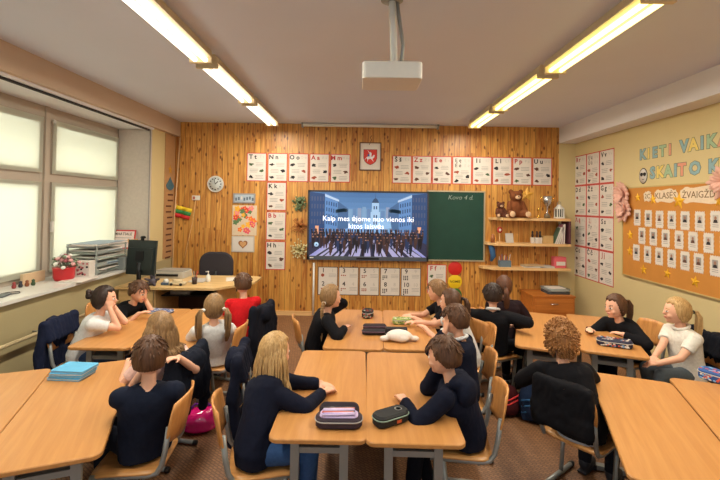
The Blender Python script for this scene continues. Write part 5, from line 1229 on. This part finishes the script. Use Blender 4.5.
    if hair in ('ponytail', 'pigtails', 'braid', 'bun'):
        spots = {'ponytail': [(0.0, -0.105, 0.035 if style is None else style)], 'pigtails': [(-0.075, -0.062, -0.01), (0.075, -0.062, -0.01)], 'braid': [((0.055 if style is None else style), -0.08, -0.045)], 'bun': [(0, -0.112, 0.05)]}[hair]
        for bi, sp in enumerate(spots):
            p0 = HM @ Vector(sp); out = (p0 - hcn); out = Vector((out.x, out.y, 0)).normalized()
            if hair == 'bun':
                for k in range(14):
                    a = r.uniform(0, 6.28); hb.ell(p0 + Vector((0.02 * math.cos(a), 0.02 * math.sin(a), r.uniform(-0.03, 0.02))), (0.02, 0.02, 0.026), hm, None, 8, 6)
                tie_m = mat('tie_red', (190, 40, 44), 0.6)
            elif hair == 'braid':
                pth = [p0 + out * (0.02 + 0.02 * min(i, 3) / 3) + Vector((0, 0, -0.021 * i)) for i in range(15)]
                for i, p in enumerate(pth):
                    for q in (-1, 1):
                        R_ = Matrix.Rotation(q * 0.6, 3, hf); w_2 = 0.020 - 0.0006 * i; hb.ell(p + hr * q * 0.010, (w_2 * 0.75, w_2 * 0.8, w_2 * 1.05), hm, R_, 8, 6)
                hb.tube([pth[-1], pth[-1] + Vector((0, 0, -0.05))], [0.011, 0.003], hm, 7); tie_m = M_white
            else:
                ln = 0.27 if hair == 'pigtails' else 0.24
                pth = [p0, p0 + out * 0.035 + Vector((0, 0, 0.006)), p0 + out * 0.055 + Vector((0, 0, -0.04)), p0 + out * 0.055 + Vector((0, 0, -ln * 0.5)), p0 + out * 0.05 + Vector((0, 0, -ln * 0.8)), p0 + out * 0.04 + Vector((0, 0, -ln))]
                strands(hb, hm, None, pth, [0.014, 0.012, 0.026, 0.030, 0.024, 0.008], 42, seed + bi, 0.0062); tie_m = M_white if hair == 'pigtails' else M_black
            ti = MB(); ti.ell(p0 + out * 0.012, (0.019, 0.019, 0.015), tie_m, None, 12, 8); ti.build('hair_tie', o)
    hb.build('hair', o)
    hipw = root @ Vector((0, 0.0, 0)); hd_ = seat if chairh is None else chairh
    if chairlab:
        c_ = Vector((-math.sin(D2R(hd_)), math.cos(D2R(hd_)), 0)); cx, cy = hipw.x + c_.x * 0.045, hipw.y + c_.y * 0.045
        
        if cpos: cx, cy, hd_ = cpos
        chair(cx, cy, hd_, chairlab)
        if coatinfo: coat(cx, cy, hd_, *coatinfo, seed=seed)
    return o

NAVY = (20, 24, 40); BLK = (20, 20, 24); WH = (214, 214, 212)
JK = (24, 28, 44)
# left window side
person('child in a white T-shirt by the window with both hands on the cheeks', (-2.31, 3.80), -88, -80, 0.13, 'cheek', 'cheek', WH, 'bun', 'dark', (60, 80, 120), 'short', look=10, poleL=(0.1, 0.5, -1), poleR=(0.1, 0.5, -1),
       chairlab='wooden school chair of the child in white by the window', coatinfo=((28, 34, 56), 'dark navy jacket hanging on the chair nearest the window'), seed=1)
person('child in a black T-shirt, cheek on hand, behind the girl in white by the window', (-2.33, 4.42), -95, -105, 0.22, 'cheek', (-2.22, 4.22, 0.68), BLK, 'short', 'brown', NAVY, 'short', nod=15, poleL=(0.2, 0.5, -1), chairlab='school chair of the child in black behind the window girl', seed=2)
person('child in a red T-shirt seen from behind near the teacher desk', (-1.26, 4.50), 75, 28, 0.06, (-1.48, 4.55, 0.66), 'lap', (196, 28, 34), 'short', 'brown', (40, 40, 60), 'short', look=5, chairlab='school chair of the child in the red T-shirt', coatinfo=((24, 26, 36), 'black jacket on the chair of the child in red'), seed=3)
person('girl with two long pigtails in a white T-shirt seen from behind', (-1.27, 3.66), 80, 18, 0.04, (-1.48, 3.86, 0.64), 'lap', WH, 'pigtails', 'darkblond', (26, 28, 38), 'short', look=0, poleR=(1, -0.3, -0.5), cpos=(-1.31, 3.80, 88), chairlab='school chair under the girl with two pigtails', seed=4)
person('child with light hair in a pale pink top resting an arm on the chair back', (-1.39, 2.93), 85, 60, 0.03, (-1.60, 2.92, 0.68), (-1.20, 2.80, 0.77), (226, 190, 180), 'long', 'darkblond', (40, 44, 60), 'short', look=-10, poleR=(1, -0.2, -1), style=0.2, chairlab='school chair with a dark jacket behind the boy in the navy T-shirt', coatinfo=((26, 30, 42), 'dark jacket hanging beside the pink bag on the floor', 0.36), cpos=(-1.46, 3.02, 80), seed=5)
person('boy in a navy T-shirt seen from behind at lower left, elbow on the desk', (-1.175, 2.36), 58, 22, 0.03, 'mouth', 'lap', (24, 30, 46), 'short', 'brown', (26, 30, 42), 'short', look=4, poleL=(0.75, -0.25, -1), fine=0.0055, chairlab='wooden school chair at lower left under the boy in the navy T-shirt', cpos=(-1.25, 2.40, 96), seed=6)
# centre
person('girl with long blond hair in a navy sweatshirt and jeans at the front centre desk', (-0.52, 2.60), -85, -62, 0.15, (-0.235, 2.72, TT + 0.03), (-0.22, 2.60, TT + 0.03), NAVY, 'long', 'blond', (52, 80, 122), 'long', look=18, nod=5, poleL=(0.6, -0.3, -0.6), poleR=(1.0, -0.2, -0.5), fine=0.0055, style=0.40, fistL=(0.6, -0.4, 0), fistR=(0.5, 0.6, 0),
       chairlab='wooden school chair under the girl with long blond hair', cpos=(-0.53, 2.40, -74), seed=7)
person('boy with brown hair in a navy hooded sweatshirt, cheek on his hand', (0.50, 2.52), 88, 60, 0.10, (0.27, 2.50, TT + 0.03), 'cheek', NAVY, 'short', 'brown', (18, 20, 28), 'long', look=0, nod=6, poleL=(0.9, -0.2, -0.6), poleR=(0.2, 0.5, -1), hood=True, fine=0.0055, chairlab='wooden school chair under the boy in the hooded sweatshirt', cpos=(0.61, 2.60, 82), seed=8)
person('girl with a long blond braid in a black top below the screen', (-0.28, 4.02), -92, -82, 0.13, 'temple', (-0.14, 3.90, TT + 0.05), BLK, 'braid', 'darkblond', NAVY, 'long', look=15, poleL=(0.5, 0.4, -0.6), poleR=(0.9, 0.3, -0.5), chairlab='school chair with grey uprights behind the braided girl', cpos=(-0.37, 4.10, -74), seed=9)
person('child in a black top below the letter F poster reaching over the desk', (0.80, 4.42), 88, 95, 0.13, (0.54, 4.28, TT + 0.05), (0.52, 4.40, TT + 0.05), BLK, 'short', 'lightbrown', NAVY, 'short', look=-30, nod=5, chairlab='school chair of the child reaching for the green pencil case', seed=10)
person('child in a speckled white blouse reaching towards the green pencil case', (0.83, 3.90), 88, 78, 0.12, (0.60, 3.95, TT + 0.05), (0.54, 4.12, TT + 0.05), (206, 204, 200), 'ponytail', 'brown', NAVY, 'short', look=-15, chairlab='school chair of the child in the speckled blouse', seed=11)
person('child in a navy top with a white collar behind the boy in the hood', (0.72, 3.20), 85, 60, 0.02, 'cheek', 'lap', NAVY, 'short', 'brown', NAVY, 'long', look=0, collar=WH, poleL=(0.3, 0.4, -1), chairlab='school chair of the child with the white collar', seed=12)
# right
person('boy in a black sweater with a white collar turned to the board', (1.30, 4.15), -60, -14, 0.05, (1.08, 4.36, 0.72), (1.50, 4.08, TT + 0.04), BLK, 'short', 'dark', (24, 24, 30), 'long', look=4, collar=WH, poleL=(1, -0.2, -0.1), poleR=(1, -0.4, -0.4), chairlab='school chair under the boy turned to the chalkboard', cpos=(1.35, 4.20, -65), seed=13)
person('girl with an auburn ponytail in a dark top beside the far right desks', (1.57, 4.62), -70, -16, 0.06, 'lap', (1.66, 4.6, TT + 0.04), (36, 24, 28), 'ponytail', 'auburn', NAVY, 'long', look=6, collar=(170, 130, 120), style=-0.01, chairlab='school chair of the girl with the auburn ponytail', seed=14)
person('child with curly light brown hair in a black sweater seen from behind', (1.36, 2.87), -52, -4, 0.09, (1.24, 3.12, 0.60), (1.56, 3.12, 0.62), BLK, 'curly', 'curly', (26, 28, 36), 'long', look=4, poleL=(0.9, -0.2, -0.6), poleR=(0.9, -0.2, -0.5), hem=(190, 196, 204), fine=0.006, chairlab='wooden school chair under the curly haired child', cpos=(1.43, 2.713, -52), seed=15)
person('child in a black top leaning on the desk at the right wall', (2.40, 3.98), 98, 112, 0.19, (2.36, 3.80, TT + 0.06), (2.18, 4.02, TT + 0.04), BLK, 'ponytail', 'brown', NAVY, 'long', look=-10, nod=5, poleL=(0.9, 0.1, -0.3), chairlab='wooden school chair behind the child leaning at the right wall', seed=16)
person('child in a white polo shirt and grey jeans with folded hands at the right wall', (2.69, 3.60), 92, 92, 0.05, (2.42, 3.45, 0.55), (2.42, 3.50, 0.56), (226, 220, 208), 'ponytail', 'blond', (86, 94, 100), 'short', look=-20, poleL=(0.5, -0.4, -0.8), poleR=(0.4, -0.4, -0.8), collar=(226, 220, 208), style=0.0, chairlab='school chair of the child in the white polo shirt', coatinfo=((22, 24, 32), 'black jacket on the chair at the right wall'), seed=17)
# spare chairs
chair(-0.60, 3.07, -82, 'empty looking school chair with a navy jacket behind the long haired blond girl'); coat(-0.60, 3.07, -82, JK, 'navy jacket on the chair behind the long haired blond girl', seed=21)
coat(1.43, 2.713, -52, (18, 18, 22), 'black garment draped over the chair back of the curly haired child', seed=22, low=0.50, hood=False, wide=0.155)

# ------------------------------------------------------------------ things on the desks
Z = TT + 0.001
for k in range(4):
    t = thing('notebook', ['lowest', 'second', 'third', 'topmost'][k] + ' of the light blue notebooks stacked on the lower left desk', 'notebook', (-1.935 + 0.006 * k, 2.84 + 0.006 * (k % 2), Z + 0.0155 * k), D2R(-4 + 2 * (k % 3)), 'blue notebooks')
    MB().rounded(0.225, 0.165, 0.008, 0, 0.0035, mat('notebook_blue', (96, 176, 216), 0.5), bev=0.001).build('back_cover', t)
    MB().box((0, 0, 0.0075), (0.215, 0.158, 0.008), [M_paper, mat('notebook_page', (150, 190, 214))][k % 2]).build('pages', t)
    MB().rounded(0.225, 0.165, 0.008, 0.0115, 0.015, mat('notebook_blue', (96, 176, 216)), bev=0.001).build('front_cover', t)
def pencil_case(x, y, a, L, Wd, Hh, c, lb, zipc=M_lgrey, name='pencil_case', pat=None, extra=None, z=None):
    t = thing(name, lb, 'pencil case', (x, y, Z if z is None else z), D2R(a), 'pencil cases')
    cm = mat('case_%d_%d_%d' % c, c, 0.6, noise_amt=0.15, scale=40, bump=0.2)
    MB().rounded(L, Wd, Wd * 0.42, 0, Hh, cm, seg=8, bev=0.010).build('case', t)
    m_ = MB(); ring_ = []
    for cx, cy, a0 in ((1, 1, 0), (-1, 1, 90), (-1, -1, 180), (1, -1, 270)):
        for k in range(7):
            g = D2R(a0 + 15 * k); rr = Wd * 0.42; ring_.append((cx * (L / 2 - rr) + (rr + 0.001) * math.cos(g), cy * (Wd / 2 - rr) + (rr + 0.001) * math.sin(g), Hh * 0.68))
    m_.tube(ring_ + [ring_[0]], 0.0035, zipc, 6); m_.build('zip', t)
    if pat:
        m_ = MB(); r = random.Random(int(x * 100)); 
        for k in range(30):
            px_, py_ = r.uniform(-L * 0.44, L * 0.44), r.uniform(-Wd * 0.38, Wd * 0.38)
            m_.prism([(px_ + 0.011 * math.cos(g), py_ + 0.009 * math.sin(g)) for g in [2 * PI * q / 7 for q in range(7)]], Hh - 0.0005, Hh + 0.0006, r.choice(pat))
            px_ = r.uniform(-L * 0.38, L * 0.38); pz = r.uniform(Hh * 0.15, Hh * 0.62)
            m_.ell((px_, -Wd / 2 - 0.0003, pz), (0.010, 0.0015, 0.007), r.choice(pat), None, 7, 4)
        m_.build('printed_pattern', t)
    if extra: extra(t)
    return t
def open_case(t):
    m_ = MB(); m_.rounded(0.205, 0.085, 0.03, 0.050, 0.062, mat('lilac_tray', (196, 176, 214), 0.5)); m_.build('inner_tray', t)
    for k in range(10):
        c = [(206, 190, 226), (190, 170, 220), (220, 210, 236), (214, 120, 110), (60, 60, 66)][k % 5]
        MB().tube([(-0.09 + 0.004 * (k % 3), -0.035 + 0.0085 * k, 0.068 + 0.004 * (k % 2)), (0.085 - 0.006 * (k % 2), -0.03 + 0.0085 * k, 0.070)], 0.0052, mat('pen_l%d' % (k % 5), c, 0.35), 8).build('pen', t)
    MB().rounded(0.22, 0.10, 0.035, 0.0, 0.008, mat('case_lid', (44, 34, 44), 0.6), M=Matrix.Translation((0, 0.050, 0.045)) @ Matrix.Rotation(0.9, 4, 'X')).build('lid', t)
pencil_case(-0.105, 2.275, 1, 0.25, 0.115, 0.055, (50, 36, 48), 'open dark pencil case full of lilac pens on the front centre desk', zipc=mat('zip_grey', (170, 168, 164)), extra=open_case)
def logo(t): MB().box((0.02, -0.0535, 0.02), (0.03, 0.002, 0.016), mat('tag_orange', (206, 92, 50))).build('orange_label', t); MB().lathe([(0.02, 0), (0.02, 0.001), (0.016, 0.001), (0.016, 0)], M_grey, 18, T3(0.05, 0, 0.0605)).build('round_badge', t)
pencil_case(0.175, 2.315, 32, 0.21, 0.105, 0.060, (28, 30, 30), 'closed black pencil case with a grey green zip on the front centre desk', zipc=mat('zip_greygreen', (140, 166, 150)), extra=logo)
pencil_case(0.13, 3.87, 2, 0.22, 0.075, 0.045, (34, 26, 30), 'long dark pencil case nearer the white plush', zipc=mat('zip_mauve', (120, 90, 110)))
pencil_case(0.14, 4.02, 2, 0.22, 0.075, 0.050, (44, 28, 32), 'long dark pencil case just behind its twin near the white plush', zipc=mat('zip_mauve', (120, 90, 110)))
pencil_case(0.08, 4.46, -8, 0.12, 0.16, 0.08, (38, 34, 32), 'black pencil case with stripes at the far end below the screen', pat=[M_black, mat('sage', (150, 160, 140)), M_red])
pencil_case(0.42, 4.23, 5, 0.19, 0.09, 0.06, (150, 166, 90), 'green and cream patterned pencil case reached for by two children', pat=[mat('leaf_g', (92, 120, 60)), M_paper, mat('leaf_y', (206, 206, 130))])
pencil_case(2.20, 3.66, -24, 0.27, 0.12, 0.06, (34, 36, 60), 'dark floral pencil case on the far right desks', pat=[M_paper, mat('coral', (214, 90, 70)), mat('sky_p', (120, 160, 200)), M_paper])
pencil_case(2.49, 2.93, -60, 0.24, 0.12, 0.07, (40, 84, 150), 'blue white pencil case cut by the right picture edge', pat=[M_paper, mat('lightblue', (130, 180, 220)), mat('coral', (214, 90, 70))])
pencil_case(-2.13, 4.50, -6, 0.27, 0.14, 0.03, (70, 84, 130), 'flat blue pencil tray in front of the teacher desk', pat=[mat('paleblue', (180, 190, 214)), M_paper])
# white plush cap
t = thing('plush_toy', 'white plush animal mask lying below the black pencil cases', 'plush', (0.345, 3.70, Z), 0)
m_ = MB(); wp = mat('white_plush', (226, 216, 206), 0.9, noise_amt=0.08, scale=60, bump=0.5)
m_.ell((0, 0, 0.045), (0.115, 0.08, 0.05), wp, None, 20, 14); m_.ell((-0.13, -0.02, 0.025), (0.045, 0.03, 0.024), wp); m_.ell((0.13, -0.01, 0.025), (0.045, 0.03, 0.024), wp); m_.ell((0.02, -0.05, 0.035), (0.06, 0.04, 0.034), wp)
obj('body', fuse(m_, 'body', 0.007, 5, 0.003), t)
MB().rounded(0.20, 0.06, 0.02, 0.0, 0.09, mat('plush_dark', (40, 36, 38), 0.8), M=T3(-0.02, 0.085, 0)).build('dark_strap', t)
# bags on the floor
t = thing('lunch_bag', 'glossy pink bag on the floor behind the boy in the navy T-shirt', 'bag', (-1.25, 3.34, 0.0), 0.3)
m_ = MB(); pk = mat('pink_gloss', (224, 30, 120), 0.12, noise_amt=0.2, scale=12, spec=0.8)
m_.ell((0, 0, 0.10), (0.15, 0.10, 0.085), pk, None, 20, 14); m_.ell((0, 0, 0.05), (0.14, 0.095, 0.05), pk); m_.ell((0.08, 0.0, 0.14), (0.07, 0.07, 0.05), pk)
obj('body', fuse(m_, 'body', 0.008, 4, 0.008, 3), t)
MB().tube([(-0.09, 0, 0.16), (-0.04, 0.01, 0.21), (0.04, 0.01, 0.215), (0.09, 0, 0.175)], 0.009, mat('violet', (120, 40, 150), 0.4), 8).build('handle', t)
MB().tube([(-0.13, -0.035, 0.12), (0, -0.085, 0.135), (0.12, -0.035, 0.14)], 0.004, M_white, 6).build('zip', t)
def backpack(x, y, a, c, c2, lb, s=1.0):
    t = thing('backpack', lb, 'backpack', (x, y, 0), D2R(a)); t.scale = (s, s, s)
    m_ = MB(); cm = fabric('bag_%d_%d_%d' % c, c); m_.ell((0, 0, 0.14), (0.14, 0.09, 0.15), cm, None, 20, 14); m_.box((0, 0, 0.09), (0.25, 0.15, 0.15), cm); m_.ell((0, -0.08, 0.09), (0.10, 0.05, 0.08), cm)
    obj('body', fuse(m_, 'body', 0.009, 6, 0.004, 2), t)
    for k in range(3):
        m_ = MB(); z = 0.19 - 0.045 * k; m_.tube([(-0.125, -0.06, z - 0.03), (-0.06, -0.105, z), (0.04, -0.11, z + 0.025), (0.12, -0.065, z + 0.03)], 0.007, mat('stripe_%d' % c2[0], c2, 0.5), 6); m_.build('stripe', t)
    MB().tube([(-0.04, 0.02, 0.27), (-0.03, 0.02, 0.31), (0.03, 0.02, 0.31), (0.04, 0.02, 0.27)], 0.009, M_black, 8).build('top_loop', t)
    for q in (-1, 1): MB().tube([(q * 0.07, 0.08, 0.25), (q * 0.09, 0.13, 0.15), (q * 0.08, 0.09, 0.04)], 0.012, M_black, 8).build('shoulder_strap', t)
backpack(1.30, 3.72, 25, (70, 24, 28), (224, 50, 50), 'red and black backpack on the floor under the far right desks', 0.85)
backpack(1.52, 3.62, -10, (30, 44, 70), (60, 120, 180), 'dark blue backpack beside the red one on the floor', 1.1)
backpack(-2.30, 3.55, 10, (40, 44, 66), (90, 110, 150), 'dark bag under the desks by the window', 0.9)

for _o in COL.items: REAL.objects.link(_o)
